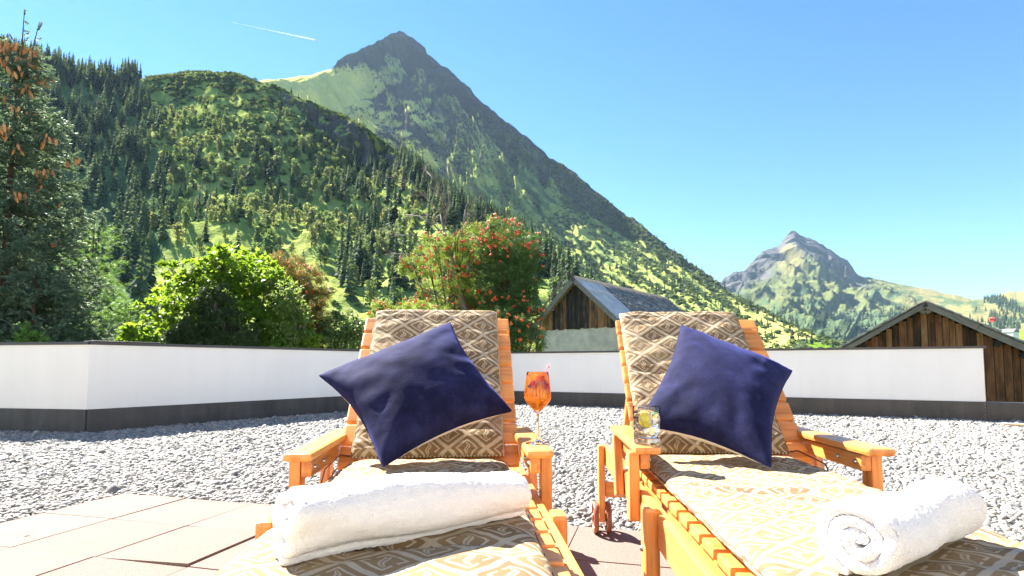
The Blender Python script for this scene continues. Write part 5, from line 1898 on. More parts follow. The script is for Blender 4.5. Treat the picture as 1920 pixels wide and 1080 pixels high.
def make_lounger():
    root = empty('sun_lounger', (0, 0, 0))
    for s in (-1, 1):
        board('side_rail', (s * 0.322, -1.32, 0.353), (s * 0.322, 0.74, 0.353), 0.028, 0.086, pine_w, root, bev=0.006)
        board('inner_rail', (s * 0.262, -1.28, 0.362), (s * 0.262, 0.02, 0.362), 0.026, 0.066, pine_w, root)
        board('rear_leg', (s * 0.353, 0.655, 0.055), (s * 0.353, 0.655, 0.405), 0.03, 0.062, pine_w, root, up=(0, 1, 0), bev=0.008)
        for q in (-1, 1):
            wheel(root, s * 0.353 + q * 0.029, 0.655, 0.072)
        board('leg', (s * 0.349, -0.51, 0.0), (s * 0.349, -0.51, 0.412), 0.040, 0.070, pine_w, root, up=(0, 1, 0), bev=0.012)
        board('leg', (s * 0.360, -1.22, 0.0), (s * 0.360, -1.22, 0.39), 0.044, 0.074, pine_w, root, up=(0, 1, 0), bev=0.012)
        board('arm_post', (s * 0.353, -0.27, 0.31), (s * 0.353, -0.27, 0.515), 0.032, 0.056, pine_w, root, up=(0, 1, 0), bev=0.006)
        board('arm_post', (s * 0.353, 0.04, 0.31), (s * 0.353, 0.10, 0.515), 0.030, 0.056, pine_w, root, up=(0, 1, 0), bev=0.006)
        board('arm_rail', (s * 0.3205, -0.30, 0.489), (s * 0.3205, 0.21, 0.489), 0.030, 0.048, pine_w, root, bev=0.006)
        o = board('armrest', (s * 0.325, -0.375, 0.5305), (s * 0.325, 0.225, 0.5305), 0.076, 0.023, pine_w, root, bev=0.010)
        bolt(root, (s * 0.3045, -0.17, 0.489), (-s, 0, 0)); bolt(root, (s * 0.3045, -0.27, 0.489), (-s, 0, 0))
        bolt(root, (s * 0.3365 + s * 0.001, 0.28, 0.353), (s, 0, 0)); bolt(root, (s * 0.370, -0.51, 0.30), (s, 0, 0)); bolt(root, (s * 0.37, -0.27, 0.46), (s, 0, 0))
        board('back_stile', Vector((s * 0.235, 0.01, HZ - 0.02)), Vector((s * 0.235, 0.01, HZ - 0.02)) + BD * 0.72, 0.028, 0.05, pine_w, root, up=BN, bev=0.005)
        a = Vector((s * 0.268, 0.01, HZ - 0.02)) + BD * 0.40
        board('back_prop', a, (s * 0.268, 0.60, 0.33), 0.024, 0.04, pine_w, root, up=(0, 0.7, 0.7), bev=0.004)
        board('prop_rail', (s * 0.295, 0.05, 0.353), (s * 0.295, 0.70, 0.353), 0.022, 0.06, pine_w, root, bev=0.004)
    board('crossbeam', (-0.305, 0.60, 0.29), (0.305, 0.60, 0.29), 0.03, 0.075, pine_w, root)
    board('crossbeam', (-0.335, 0.655, 0.20), (0.335, 0.655, 0.20), 0.026, 0.07, pine_w, root)
    board('crossbeam', (-0.305, -1.30, 0.335), (0.305, -1.30, 0.335), 0.026, 0.06, pine_w, root)
    for i in range(13):
        y = -0.055 - 0.099 * i
        board('seat_slat', (-0.300, y, HZ - 0.0115), (0.300, y, HZ - 0.0115), 0.078, 0.023, pine_w, root, bev=0.006)
    for i in range(8):
        c_ = Vector((0, 0.01, HZ - 0.02)) + BD * (0.055 + 0.093 * i) + BN * 0.0365
        board('back_slat', c_ + Vector((-0.302, 0, 0)), c_ + Vector((0.302, 0, 0)), 0.082, 0.021, pine_w, root, up=BN, bev=0.007)
    return root


def copy_tree(o, parent=None):
    c_ = o.copy(); COL.objects.link(c_); c_.parent = parent
    if parent is not None: c_.matrix_parent_inverse = o.matrix_parent_inverse.copy()
    for ch in o.children: copy_tree(ch, c_)
    return c_


L_LOC, L_RZ = Vector((-0.276, 1.90, 0)), math.radians(4.7)
R_LOC, R_RZ = Vector((0.735, 1.98, 0)), math.radians(-3.0)
lounger = make_lounger()
bpy.context.view_layer.update()
lounger2 = copy_tree(lounger)
lounger.location = L_LOC; lounger.rotation_euler = (0, 0, L_RZ)
lounger2.location = R_LOC; lounger2.rotation_euler = (0, 0, R_RZ)
tag(lounger, 'orange pine sun lounger with the stemmed cocktail glass on its armrest', 'sun lounger', 'sun loungers on the terrace')
tag(lounger2, 'orange pine sun lounger with the straight tumbler on its armrest and a wheel in view', 'sun lounger', 'sun loungers on the terrace')


def to_world(loc, rz, p):
    return loc + Matrix.Rotation(rz, 3, 'Z') @ Vector(p)


# ------------------------------------------------------------------ patterned cushions
fab, nt, b = new_mat('diamond_fabric')
uv = nt.nodes.new('ShaderNodeUVMap').outputs['UV']
sx = nd(nt, 'ShaderNodeSeparateXYZ', {0: uv})
wob = tex_noise(nt, coords(nt), 30, 2, 0.5)
A_, B_ = 0.128, 0.108
u_ = mth(nt, 'DIVIDE', mth(nt, 'ADD', sx.outputs[0], mth(nt, 'MULTIPLY', mth(nt, 'SUBTRACT', wob, 0.5), 0.008)), A_)
v_ = mth(nt, 'DIVIDE', sx.outputs[1], B_)
p_n = mth(nt, 'ADD', u_, v_); q_n = mth(nt, 'SUBTRACT', u_, v_)
fp = mth(nt, 'SUBTRACT', mth(nt, 'FRACT', p_n), 0.5); fq = mth(nt, 'SUBTRACT', mth(nt, 'FRACT', q_n), 0.5)
cp = mth(nt, 'FLOOR', p_n); cq = mth(nt, 'FLOOR', q_n)
cell = nd(nt, 'ShaderNodeCombineXYZ', {'X': cp, 'Y': cq, 'Z': 3.0})
wn1 = nd(nt, 'ShaderNodeTexWhiteNoise', {'Vector': cell.outputs[0]}, noise_dimensions='3D').outputs['Value']
rown = nd(nt, 'ShaderNodeTexWhiteNoise', {'W': mth(nt, 'ADD', cp, 0.5)}, noise_dimensions='1D').outputs['Value']
tone = ramp(nt, mth(nt, 'ADD', mth(nt, 'MULTIPLY', rown, 0.7), mth(nt, 'MULTIPLY', wn1, 0.3)), [(0.30, (0.25, 0.165, 0.080)), (0.40, (0.215, 0.135, 0.062)), (0.60, (0.165, 0.097, 0.043)), (0.75, (0.13, 0.074, 0.033))])
flip = mth(nt, 'GREATER_THAN', wn1, 0.5)
dd = mth(nt, 'MAXIMUM', mth(nt, 'ABSOLUTE', fp), mth(nt, 'ABSOLUTE', fq))
xx = mth(nt, 'ADD', fp, fq); yy = mth(nt, 'SUBTRACT', fp, fq)


def band(x, lo, hi, w=0.012):
    a = mth(nt, 'MULTIPLY_ADD', mth(nt, 'SUBTRACT', x, lo), 1 / w, 0.5, True)
    b__ = mth(nt, 'MULTIPLY_ADD', mth(nt, 'SUBTRACT', hi, x), 1 / w, 0.5, True)
    return mth(nt, 'MULTIPLY', a, b__)


ring1 = band(dd, 0.43, 0.9)
ring2 = band(dd, 0.25, 0.305)
swl = mth(nt, 'SUBTRACT', xx, mth(nt, 'MULTIPLY', mth(nt, 'SINE', mth(nt, 'MULTIPLY', yy, 9.0)), 0.07))
leafw = mth(nt, 'SUBTRACT', 0.125, mth(nt, 'MULTIPLY', mth(nt, 'ABSOLUTE', yy), 0.22))
leaf_o = mth(nt, 'MULTIPLY_ADD', mth(nt, 'SUBTRACT', leafw, mth(nt, 'ABSOLUTE', swl)), 60.0, 0.5, True)
leaf_i = mth(nt, 'MULTIPLY_ADD', mth(nt, 'SUBTRACT', mth(nt, 'MULTIPLY', leafw, 0.4), mth(nt, 'ABSOLUTE', swl)), 60.0, 0.5, True)
inn = band(dd, -0.1, 0.215)
ctr = mth(nt, 'MULTIPLY', mth(nt, 'SUBTRACT', leaf_o, mth(nt, 'MULTIPLY', leaf_i, 0.75)), inn)
# the ring is broken on two sides, as in the woven design
brk = mth(nt, 'MULTIPLY', band(mth(nt, 'ABSOLUTE', fp), -1, 0.06), mth(nt, 'GREATER_THAN', mth(nt, 'ABSOLUTE', fq), 0.2))
ring2 = mth(nt, 'MULTIPLY', ring2, mth(nt, 'SUBTRACT', 1.0, mth(nt, 'MULTIPLY', brk, flip)))
light = mth(nt, 'MAXIMUM', mth(nt, 'MAXIMUM', ring1, ring2), ctr, None, True)
weave = tex_noise(nt, nd(nt, 'ShaderNodeMapping', {'Vector': uv, 'Scale': (1, 1, 1)}).outputs[0], 900, 2, 0.6)
weave2 = tex_noise(nt, uv, 60, 4, 0.65)
light = mth(nt, 'MULTIPLY', light, mth(nt, 'ADD', 0.62, mth(nt, 'MULTIPLY', weave2, 0.62), None, True))
cream = ramp(nt, weave, [(0.3, (0.37, 0.315, 0.235)), (0.7, (0.49, 0.435, 0.345))])
col = mix(nt, light, tone, cream)
col = mix(nt, 0.22, col, ramp(nt, weave, [(0.35, (0.12, 0.08, 0.04)), (0.65, (0.54, 0.45, 0.31))]))
nt.links.new(col, b.inputs['Base Color'])
b.inputs['Roughness'].default_value = 0.75
b.inputs['Specular IOR Level'].default_value = 0.06
bump(nt, b, mth(nt, 'ADD', weave, mth(nt, 'MULTIPLY', light, 0.4)), 0.22, 0.002)
pipe_m, nt, b = new_mat('brown_piping')
n = nd(nt, 'ShaderNodeTexWave', {'Vector': coords(nt), 'Scale': 26.0, 'Distortion': 3.0}).outputs['Fac']
nt.links.new(ramp(nt, n, [(0.35, (0.10, 0.06, 0.03)), (0.65, (0.42, 0.31, 0.18))]), b.inputs['Base Color'])
b.inputs['Roughness'].default_value = 0.8
cord_m = plain_mat('dark_red_cord', (0.10, 0.025, 0.02), 0.7)


def pad(name, w, v0, v1, thick, frame, parent, seed, creases, v_off=0.0, nu=44, nv=110):
    """cushion pad between v0 and v1 (metres); frame(v) -> (origin, up, x axis) on the lounger"""
    us = np.sin(np.linspace(-1, 1, nu) * math.pi / 2) * w / 2
    vs = v0 + (v1 - v0) * (0.5 + 0.5 * np.sin(np.linspace(-1, 1, nv) * math.pi / 2))
    U, Vv = np.meshgrid(us, vs, indexing='ij')
    eu = 1 - np.abs(2 * U / w) ** 7
    t = (Vv - v0) / (v1 - v0) * 2 - 1
    ev = 1 - np.abs(t) ** 18
    e = np.clip(eu * ev, 0, 1) ** 0.42
    h = thick * (0.50 + 0.50 * e)
    h += 0.008 * fbm(U / 0.10 + seed, Vv / 0.07, 4, seed) * e + 0.004 * fbm(U / 0.5, Vv / 0.02, 3, seed + 3) * (0.4 + np.abs(2 * U / w))
    for c_, dp in creases:
        h -= dp * np.exp(-((Vv - c_ - 0.01 * np.sin(U * 17)) / 0.013) ** 2) * (0.5 + 0.5 * e)
    edge_wob = 0.006 * fbm(Vv / 0.06, Vv * 0 + seed, 3, 7)
    verts, uvs = [], []
    top = np.zeros((nu, nv), int); bot = np.zeros((nu, nv), int)
    for lay in (0, 1):
        for i in range(nu):
            for j in range(nv):
                o_, up, xa = frame(Vv[i, j])
                x = U[i, j] + edge_wob[i, j] * (U[i, j] / (w / 2))
                hh = h[i, j] if lay == 0 else thick * 0.5 * (1 - e[i, j]) * 0.9
                p = o_ + xa * x + up * hh
                (top if lay == 0 else bot)[i, j] = len(verts)
                verts.append(tuple(p)); uvs.append((U[i, j], Vv[i, j] + v_off))
    Fc = []
    for i in range(nu - 1):
        for j in range(nv - 1):
            Fc.append((top[i, j], top[i + 1, j], top[i + 1, j + 1], top[i, j + 1]))
            Fc.append((bot[i, j], bot[i, j + 1], bot[i + 1, j + 1], bot[i + 1, j]))
    rim = [(i, 0) for i in range(nu)] + [(nu - 1, j) for j in range(1, nv)] + [(i, nv - 1) for i in range(nu - 2, -1, -1)] + [(0, j) for j in range(nv - 2, 0, -1)]
    for a, b__ in zip(rim, rim[1:] + rim[:1]):
        Fc.append((top[a], bot[a], bot[b__], top[b__]))
    me = bpy.data.meshes.new(name)
    me.from_pydata(verts, [], Fc)
    ul = me.uv_layers.new(name='UVMap')
    li = np.zeros(len(me.loops), np.int32); me.loops.foreach_get('vertex_index', li)
    ul.data.foreach_set('uv', np.array(uvs, np.float32)[li].ravel())
    for p in me.polygons: p.use_smooth = True
    o = link(name, me, fab, parent)
    pts = [Vector(verts[top[a]]) * 0.6 + Vector(verts[bot[a]]) * 0.4 for a in rim[::2]]
    pts.append(pts[0])
    tubes('piping', [(pts, 0.0042)], pipe_m, o, 6)
    return o


def seat_frame(v):
    return Vector((0, v, HZ + 0.002)), Vector((0, 0, 1)), Vector((1, 0, 0))


def back_frame(v):
    base = Vector((0, 0.01, HZ - 0.02)) + BN * 0.049
    if v > 0.735:
        k = min((v - 0.735) / 0.04, 1.0)
        return base + BD * (0.735 + 0.030 * math.sin(k * 1.4)) - BN * 0.022 * k * k, (BN * (1 - 0.5 * k) + BD * 0.6 * k).normalized(), Vector((1, 0, 0))
    return base + BD * v, BN, Vector((1, 0, 0))


def make_cushion(loc, rz, label, seed, dx, tie_sides):
    root = empty('lounger_cushion', loc, rz)
    tag(root, label, 'cushion', 'patterned lounger cushions')
    def bf(v, dx=dx):
        a, u, x = back_frame(v); return a + Vector((dx, 0, 0)), u, x
    def sf(v, dx=dx):
        a, u, x = seat_frame(v); return a + Vector((dx, 0, 0)), u, x
    pad('back_pad', 0.50, 0.035, 0.758, 0.046, bf, root, seed, [(0.40, 0.008)])
    pad('seat_pad', 0.515, -1.27, -0.015, 0.052, sf, root, seed + 20, [(-0.30, 0.006), (-0.62, 0.012), (-0.94, 0.008)])
    for s in tie_sides:
        p = [(s * 0.25 + dx, 0.02, HZ + 0.05), (s * 0.29 + dx, 0.0, HZ + 0.06), (s * 0.335, -0.03, HZ + 0.02), (s * 0.345, -0.05, HZ - 0.04)]
        p2 = [(s * 0.25 + dx, 0.02, HZ + 0.045), (s * 0.28 + dx, 0.03, HZ + 0.035), (s * 0.32, 0.02, HZ + 0.0), (s * 0.33, -0.02, HZ - 0.08)]
        tubes('tie_cord', [(p, 0.0025), (p2, 0.0025)], cord_m, root, 6)
    return root


make_cushion(L_LOC, L_RZ, 'beige and brown diamond patterned cushion on the lounger with the stemmed glass', 3, -0.003, (-1,))
make_cushion(R_LOC, R_RZ, 'beige and brown diamond patterned cushion on the lounger with the tumbler', 5, -0.032, (1,))

# ------------------------------------------------------------------ velvet pillows
velvet, nt, b = new_mat('navy_velvet')
n1 = tex_noise(nt, coords(nt), 12, 6, 0.65); n2 = tex_noise(nt, coords(nt), 220, 3, 0.65)
nt.links.new(ramp(nt, mth(nt, 'ADD', mth(nt, 'MULTIPLY', n1, 0.75), mth(nt, 'MULTIPLY', n2, 0.25)), [(0.36, (0.0055, 0.006, 0.022)), (0.5, (0.010, 0.011, 0.040)), (0.64, (0.018, 0.020, 0.066))]), b.inputs['Base Color'])
b.inputs['Roughness'].default_value = 0.85
b.inputs['Specular IOR Level'].default_value = 0.08
b.inputs['Sheen Weight'].default_value = 0.5
b.inputs['Sheen Roughness'].default_value = 0.38
b.inputs['Sheen Tint'].default_value = (0.10, 0.12, 0.42, 1)
bump(nt, b, mth(nt, 'ADD', n1, mth(nt, 'MULTIPLY', n2, 0.5)), 0.35, 0.004)
cream_m, nt, b = new_mat('cream_pillow_back')
n = tex_noise(nt, coords(nt), 300, 3, 0.6)
nt.links.new(ramp(nt, n, [(0.3, (0.62, 0.56, 0.47)), (0.7, (0.76, 0.71, 0.62))]), b.inputs['Base Color'])
b.inputs['Roughness'].default_value = 0.9
bump(nt, b, n, 0.3, 0.002)


def make_pillow(corners, label, seed, T=0.092, N=64):
    C = [np.array(c_, float) for c_ in corners]          # four corners in order round the pillow
    mid = sum(C) / 4
    nrm = np.cross(C[2] - C[0], C[3] - C[1]); nrm /= np.linalg.norm(nrm)
    if nrm @ (np.array([0, 0, CAM_H]) - mid) < 0: nrm = -nrm
    root = empty('pillow', mid)
    tag(root, label, 'pillow', 'navy velvet pillows')
    g = np.sin(np.linspace(-1, 1, N) * math.pi / 2)
    U, W = np.meshgrid(g, g, indexing='ij')
    cpull = 0.145
    u2 = U * (1 - cpull * (1 - W ** 2) * U ** 2); w2 = W * (1 - cpull * (1 - U ** 2) * W ** 2)
    u2 = u2 + 0.006 * fbm(W * 2.5, U * 0 + seed, 3, seed) * np.abs(U) ** 4
    w2 = w2 + 0.006 * fbm(U * 2.5, W * 0 + seed, 3, seed + 1) * np.abs(W) ** 4
    rc = 1 - 0.035 * (U * W) ** 8
    u2 = u2 * rc; w2 = w2 * rc
    wts = [(1 - u2) * (1 - w2) / 4, (1 + u2) * (1 - w2) / 4, (1 + u2) * (1 + w2) / 4, (1 - u2) * (1 + w2) / 4]
    B = sum(wts[k][..., None] * C[k] for k in range(4)) - mid
    body = np.clip((1 - U ** 2) * (1 - W ** 2), 0, 1) ** 0.48
    r2 = np.sqrt(U ** 2 + W ** 2)
    ang = np.arctan2(W, U)
    wr = 0.0045 * np.sin(ang * 11 + 2.5 * fbm(U * 2, W * 2, 3, seed + 2)) * np.clip(r2 - 0.45, 0, 1) * np.clip(1.5 - np.maximum(np.abs(U), np.abs(W)) * 1.45, 0, 1) * 3
    lump = 0.006 * fbm(U * 1.6, W * 1.6, 3, seed + 5) * body
    cut = 0.0 * np.exp(-((U * 0.6 + W - 0.25) / 0.09) ** 2) * body
    for side, nm, m in ((1, 'front_cover', velvet), (-1, 'back_cover', cream_m)):
        h = T * (1.0 if side == 1 else 0.75) * body + (wr + lump - cut) * (1 if side == 1 else 0.6)
        h = np.where(body < 1e-6, 0.0, h) + (0.0008 if side == 1 else -0.0)
        P = B + nrm * (h * side)[..., None]
        idx = np.arange(N * N).reshape(N, N)
        a = idx[:-1, :-1].ravel(); b__ = idx[1:, :-1].ravel(); c__ = idx[1:, 1:].ravel(); d__ = idx[:-1, 1:].ravel()
        f = np.stack([a, b__, c__, d__], 1)
        me = np_mesh(nm, P.reshape(-1, 3), f, True)
        bm = bmesh.new(); bm.from_mesh(me)
        f0 = bm.faces[:][len(bm.faces) // 2 + N // 2]
        if f0.normal.dot(Vector(nrm * side)) < 0:
            bmesh.ops.reverse_faces(bm, faces=bm.faces[:])
        bm.to_mesh(me); bm.free()
        link(nm, me, m, root)
    rim = [(i, 0) for i in range(N)] + [(N - 1, j) for j in range(1, N)] + [(i, N - 1) for i in range(N - 2, -1, -1)] + [(0, j) for j in range(N - 2, -1, -1)]
    tubes('seam', [([tuple(B[q_]) for q_ in rim], 0.0022)], velvet, root, 6)
    return root


make_pillow([at(593, 703, 1.90), at(846, 601, 2.14), at(965, 772, 1.86), at(716, 880, 1.60)], 'navy blue velvet pillow leaning on the cushion behind the long rolled towel', 4)
make_pillow([at(1276, 606, 2.22), at(1489, 694, 2.04), at(1449, 881, 1.60), at(1186, 800, 1.86)], 'navy blue velvet pillow with cream back edge leaning behind the tumbler', 9)

# ------------------------------------------------------------------ rolled towels
terry, nt, b = new_mat('white_terry')
n1 = tex_noise(nt, coords(nt), 420, 2, 0.6); n2 = tex_noise(nt, coords(nt), 90, 3, 0.6)
nt.links.new(ramp(nt, n2, [(0.3, (0.80, 0.80, 0.81)), (0.7, (0.86, 0.86, 0.865))]), b.inputs['Base Color'])
b.inputs['Roughness'].default_value = 0.95
b.inputs['Specular IOR Level'].default_value = 0.1
b.inputs['Sheen Weight'].default_value = 0.4
b.inputs['Sheen Roughness'].default_value = 0.6
bump(nt, b, mth(nt, 'ADD', n1, mth(nt, 'MULTIPLY', n2, 0.7)), 0.7, 0.006)


def make_towel(pa, pb, Ra, Rb, label, seed, turns=3.3, start=0.0, sgn=1, flap=0.05, fold=False):
    pa = Vector(pa); pb = Vector(pb)
    ax = (pb - pa); Lg = ax.length; ax.normalize()
    side = Vector((0, 0, 1)).cross(ax).normalized(); up = Vector((0, 0, 1))
    r = np.random.default_rng(seed)
    M, S = 250, 120
    th_max = turns * 2 * math.pi
    s_par = np.concatenate([[0, 0.004, 0.010, 0.018], np.linspace(0.03, 0.97, S - 8), [0.982, 0.990, 0.996, 1.0]])
    thin = np.concatenate([[0.15, 0.6, 0.85, 0.97], np.ones(S - 8), [0.97, 0.85, 0.6, 0.15]])
    V = np.zeros((S, 2 * M, 3))
    ths = th_max * np.linspace(0, 1, M) ** 0.75
    k = ths / th_max
    ph = fbm(np.linspace(0, 3, S), np.zeros(S) + seed, 3, seed)
    for i in range(S):
        s = s_par[i]
        R = Ra + (Rb - Ra) * s
        R *= 1 + 0.05 * ph[i] + 0.03 * math.sin(s * 9 + seed)
        tt = R / (turns + 0.35) * 0.93
        rad = 0.16 * tt + (R - 0.66 * tt) * (ths / th_max)
        lay = 0.006 * np.sin(ths * 1.0 + seed) * (1 if s < 0.5 else -1) * max(0, 1 - min(s, 1 - s) / 0.12)
        for q, sg in ((0, 1), (1, -1)):
            rr = np.maximum(rad + sg * 0.5 * tt * thin[i] * 0.985, 0.0004)
            a = start + sgn * ths
            dent = 1 + 0.05 * np.sin(2 * a + s * 5 + seed) + 0.03 * np.sin(3 * a - s * 7)
            if fold and s < 0.22:
                dent = dent + (0.10 * np.sin(3 * a + 0.8) + 0.07 * np.sin(5 * a + 6 * s)) * (1 - s / 0.22)
            x = rr * np.cos(a) * 1.06 * dent
            z = rr * np.sin(a) * 0.97 * dent
            # rests on the pad: flattened below
            z = np.where(z < -0.78 * R, -0.78 * R + (z + 0.78 * R) * 0.25, z)
            if flap > 0:      # loose outer end drops onto the pad
                e = np.clip((k - 0.93) / 0.07, 0, 1)
                x = x + sgn * e * flap * np.cos(start + sgn * th_max - math.pi / 2 * 0) * 0 + e * flap * (1 if math.cos(start + sgn * th_max) > 0 else -1)
                z = z * (1 - e) + np.maximum(z, -0.80 * R) * e
            fz = 0.0006 * r.normal(size=M) if (q == 0) else 0.0004 * r.normal(size=M)
            off = fz + 0.0015 * fbm(a * 1.2 * R / 0.03, np.full(M, s * Lg / 0.05), 3, seed + q)
            along = s * Lg + lay + (0.004 * fbm(ths * 1.3, np.zeros(M) + s, 2, seed) if 0.02 < s < 0.98 else 0.010 * fbm(ths * 0.8, np.zeros(M), 3, seed + 9))
            base = np.array(pa)[None] + np.array(ax)[None] * along[:, None] + np.array(side)[None] * (x * (1 + off / R))[:, None] + np.array(up)[None] * (z * (1 + off / R))[:, None]
            if q == 0: V[i, :M] = base
            else: V[i, M:] = base[::-1]
    nv = 2 * M
    I, J = np.meshgrid(np.arange(S - 1), np.arange(nv), indexing='ij')
    a = (I * nv + J).ravel(); b__ = (I * nv + (J + 1) % nv).ravel()
    f = [np.stack([a, b__, b__ + nv, a + nv], 1)]
    j = np.arange(M - 1)
    f.append(np.stack([j + 1, j, nv - 1 - j, nv - 2 - j], 1))
    o0 = (S - 1) * nv
    f.append(np.stack([o0 + j, o0 + j + 1, o0 + nv - 2 - j, o0 + nv - 1 - j], 1))
    P = V.reshape(-1, 3) - np.array(pa)
    me = np_mesh('towel', P, np.concatenate(f), True)
    o = link('towel', me, terry)
    o.location = pa
    tag(o, label, 'towel', 'rolled white towels')
    return o


ZT = HZ + 0.052
make_towel((-0.352, 0.880, ZT + 0.059), (0.016, 1.150, ZT + 0.048), 0.072, 0.056, 'long white terry towel roll lying across the cushion in front of the bigger tilted pillow', 3, 2.3, 12.7, -1, 0.0, True)
make_towel((0.490, 0.815, ZT + 0.052), (0.785, 1.015, ZT + 0.050), 0.062, 0.060, 'white terry towel roll showing its spiral end on the lounger with the tumbler', 6, 2.75, 15.9, -1, 0.0)

# ------------------------------------------------------------------ drinks
glass_m, nt, b = new_mat('clear_glass')
b.inputs['Base Color'].default_value = (1, 1, 1, 1)
b.inputs['Transmission Weight'].default_value = 1.0
b.inputs['Roughness'].default_value = 0.0
b.inputs['IOR'].default_value = 1.45
water_m, nt, b = new_mat('water')
b.inputs['Base Color'].default_value = (0.97, 1.0, 0.96, 1)
b.inputs['Transmission Weight'].default_value = 1.0
b.inputs['Roughness'].default_value = 0.0
b.inputs['IOR'].default_value = 1.33
orange_m, nt, b = new_mat('orange_aperitif')
b.inputs['Base Color'].default_value = (1.0, 0.42, 0.05, 1)
b.inputs['Transmission Weight'].default_value = 0.95
b.inputs['Roughness'].default_value = 0.02
b.inputs['IOR'].default_value = 1.12
tr = nt.nodes.new('ShaderNodeBsdfTranslucent'); tr.inputs['Color'].default_value = (1.0, 0.36, 0.03, 1)
ms = nd(nt, 'ShaderNodeMixShader', {0: 0.38, 1: b.outputs[0], 2: tr.outputs[0]})
nt.links.new(ms.outputs[0], nt.nodes['Material Output'].inputs['Surface'])
ice_m, nt, b = new_mat('ice')
b.inputs['Base Color'].default_value = (0.98, 0.99, 1, 1)
b.inputs['Transmission Weight'].default_value = 0.92
b.inputs['Roughness'].default_value = 0.12
b.inputs['IOR'].default_value = 1.25
rasp_m = plain_mat('raspberry_red', (0.55, 0.012, 0.03), 0.4, 0.2, 60)
blue_m = plain_mat('blackcurrant', (0.035, 0.008, 0.014), 0.3, 0.2, 40)
lemon_m = plain_mat('lemon_flesh', (0.85, 0.66, 0.03), 0.4, 0.1, 40)
rind_m = plain_mat('lemon_rind', (0.80, 0.55, 0.02), 0.45, 0.1, 40)
mint_m = leaf_mat('mint_leaf', (0.07, 0.20, 0.03), (0.16, 0.36, 0.06), 0.4, 0.45, 30)
flower_m = leaf_mat('lilac_blossom', (0.36, 0.14, 0.34), (0.60, 0.32, 0.50), 0.4, 0.6, 80)
stem_m = plain_mat('flower_stem', (0.16, 0.12, 0.08), 0.7)

ARM_Z = 0.5425
GL = to_world(L_LOC, L_RZ, (0.335, -0.235, ARM_Z))
g = empty('cocktail_glass', GL)
tag(g, 'stemmed glass of orange cocktail with berries standing on the wooden armrest', 'cocktail glass')
outer = [(0.0, 0.0), (0.036, 0.0), (0.0375, 0.0012), (0.034, 0.0028), (0.016, 0.0052), (0.0065, 0.010), (0.0042, 0.020), (0.0036, 0.05), (0.0038, 0.080), (0.0055, 0.092), (0.012, 0.0985),
         (0.024, 0.110), (0.0350, 0.123), (0.0400, 0.1335), (0.0405, 0.142), (0.0390, 0.165), (0.0360, 0.188), (0.0325, 0.2125)]
inner = [(0.0320, 0.2132), (0.0316, 0.2125), (0.0350, 0.188), (0.0380, 0.165), (0.0395, 0.142), (0.0390, 0.1342), (0.0340, 0.124), (0.023, 0.1115), (0.011, 0.1005), (0.0, 0.097)]
lathe('glass_body', outer + inner, glass_m, g, 64)
liq = [(0.0, 0.0972)] + [(r_ + 0.0003, z_) for r_, z_ in inner[::-1] if 0.098 < z_ < 0.19] + [(0.0328, 0.2035), (0.0318, 0.2040), (0.0, 0.2036)]
lathe('drink', liq, orange_m, g, 64)


def raspberry_mesh():
    bm = bmesh.new()
    for i in range(5):
        f = i / 4
        rr = 0.0078 * math.sin(math.pi * (0.22 + 0.62 * (1 - f)))
        n = 7 if i < 4 else 3
        for k in range(n):
            a = 2 * math.pi * (k + 0.5 * (i % 2)) / n
            bmesh.ops.create_icosphere(bm, subdivisions=1, radius=0.0032, matrix=Matrix.Translation((rr * math.cos(a), rr * math.sin(a), 0.016 * f - 0.008)))
    me = bpy.data.meshes.new('raspberry'); bm.to_mesh(me); bm.free()
    for p in me.polygons: p.use_smooth = True
    me.materials.append(rasp_m)
    return me


rm = raspberry_mesh()
for (dx, dy, z, rx, sc_), lab in zip([(-0.009, -0.025, 0.176, 0.5, 1.25), (0.008, -0.022, 0.190, 1.2, 1.25), (0.021, -0.020, 0.172, 2.0, 1.15)],
                                     ['red raspberry floating in the orange cocktail, the left one beside the dark currant', 'red raspberry highest in the orange cocktail, under the lilac sprig', 'red raspberry against the right side of the orange cocktail glass']):
    o = bpy.data.objects.new('raspberry', rm); COL.objects.link(o)
    o.location = GL + Vector((dx, dy, z)); o.rotation_euler = (rx, 0.6 * rx, 1.0); o.scale = (sc_,) * 3
    tag(o, lab, 'raspberry', 'raspberries in the cocktail')
cm = blob_mesh('blackcurrant', (0.0062, 0.0062, 0.0060), 3, 0.05, 1.5, 3)
o = link('blackcurrant', cm, blue_m); o.location = GL + Vector((-0.025, -0.020, 0.171))
tag(o, 'dark blackcurrant floating at the left edge of the orange cocktail', 'berry')
icem = box_mesh('ice_cube', 0.022, 0.022, 0.02, 0.004, 2); icem.materials.append(ice_m)
for p, rt, lab in (((-0.006, -0.012, 0.126), (0.4, 0.3, 0.2), 'ice cube low in the orange cocktail glass'), ((0.012, 0.006, 0.148), (0.9, 0.2, 1.0), 'ice cube in the middle of the orange cocktail glass')):
    o = bpy.data.objects.new('ice_cube', icem); COL.objects.link(o); o.location = GL + Vector(p); o.rotation_euler = rt
    tag(o, lab, 'ice cube', 'ice cubes in the drinks')
spg = empty('flower_sprig', GL + Vector((0.012, 0.0, 0.188)))
tag(spg, 'lilac flower sprig sticking out of the orange cocktail', 'flower sprig')
tubes('stem', [([(0, 0, 0), (0.008, -0.002, 0.020), (0.022, -0.004, 0.044)], [0.0012, 0.001, 0.0006])], stem_m, spg, 6)
ov = oval_leaf(0.35)
rr_ = np.random.default_rng(9)
t_ = rr_.uniform(0.35, 1.02, 60)
P = np.stack([0.022 * t_ ** 1.3, -0.004 * t_, 0.044 * t_], 1) + rr_.normal(0, 0.0022, (60, 3))
D = rr_.normal(size=(60, 3)) + np.array([0.2, 0, 0.3])
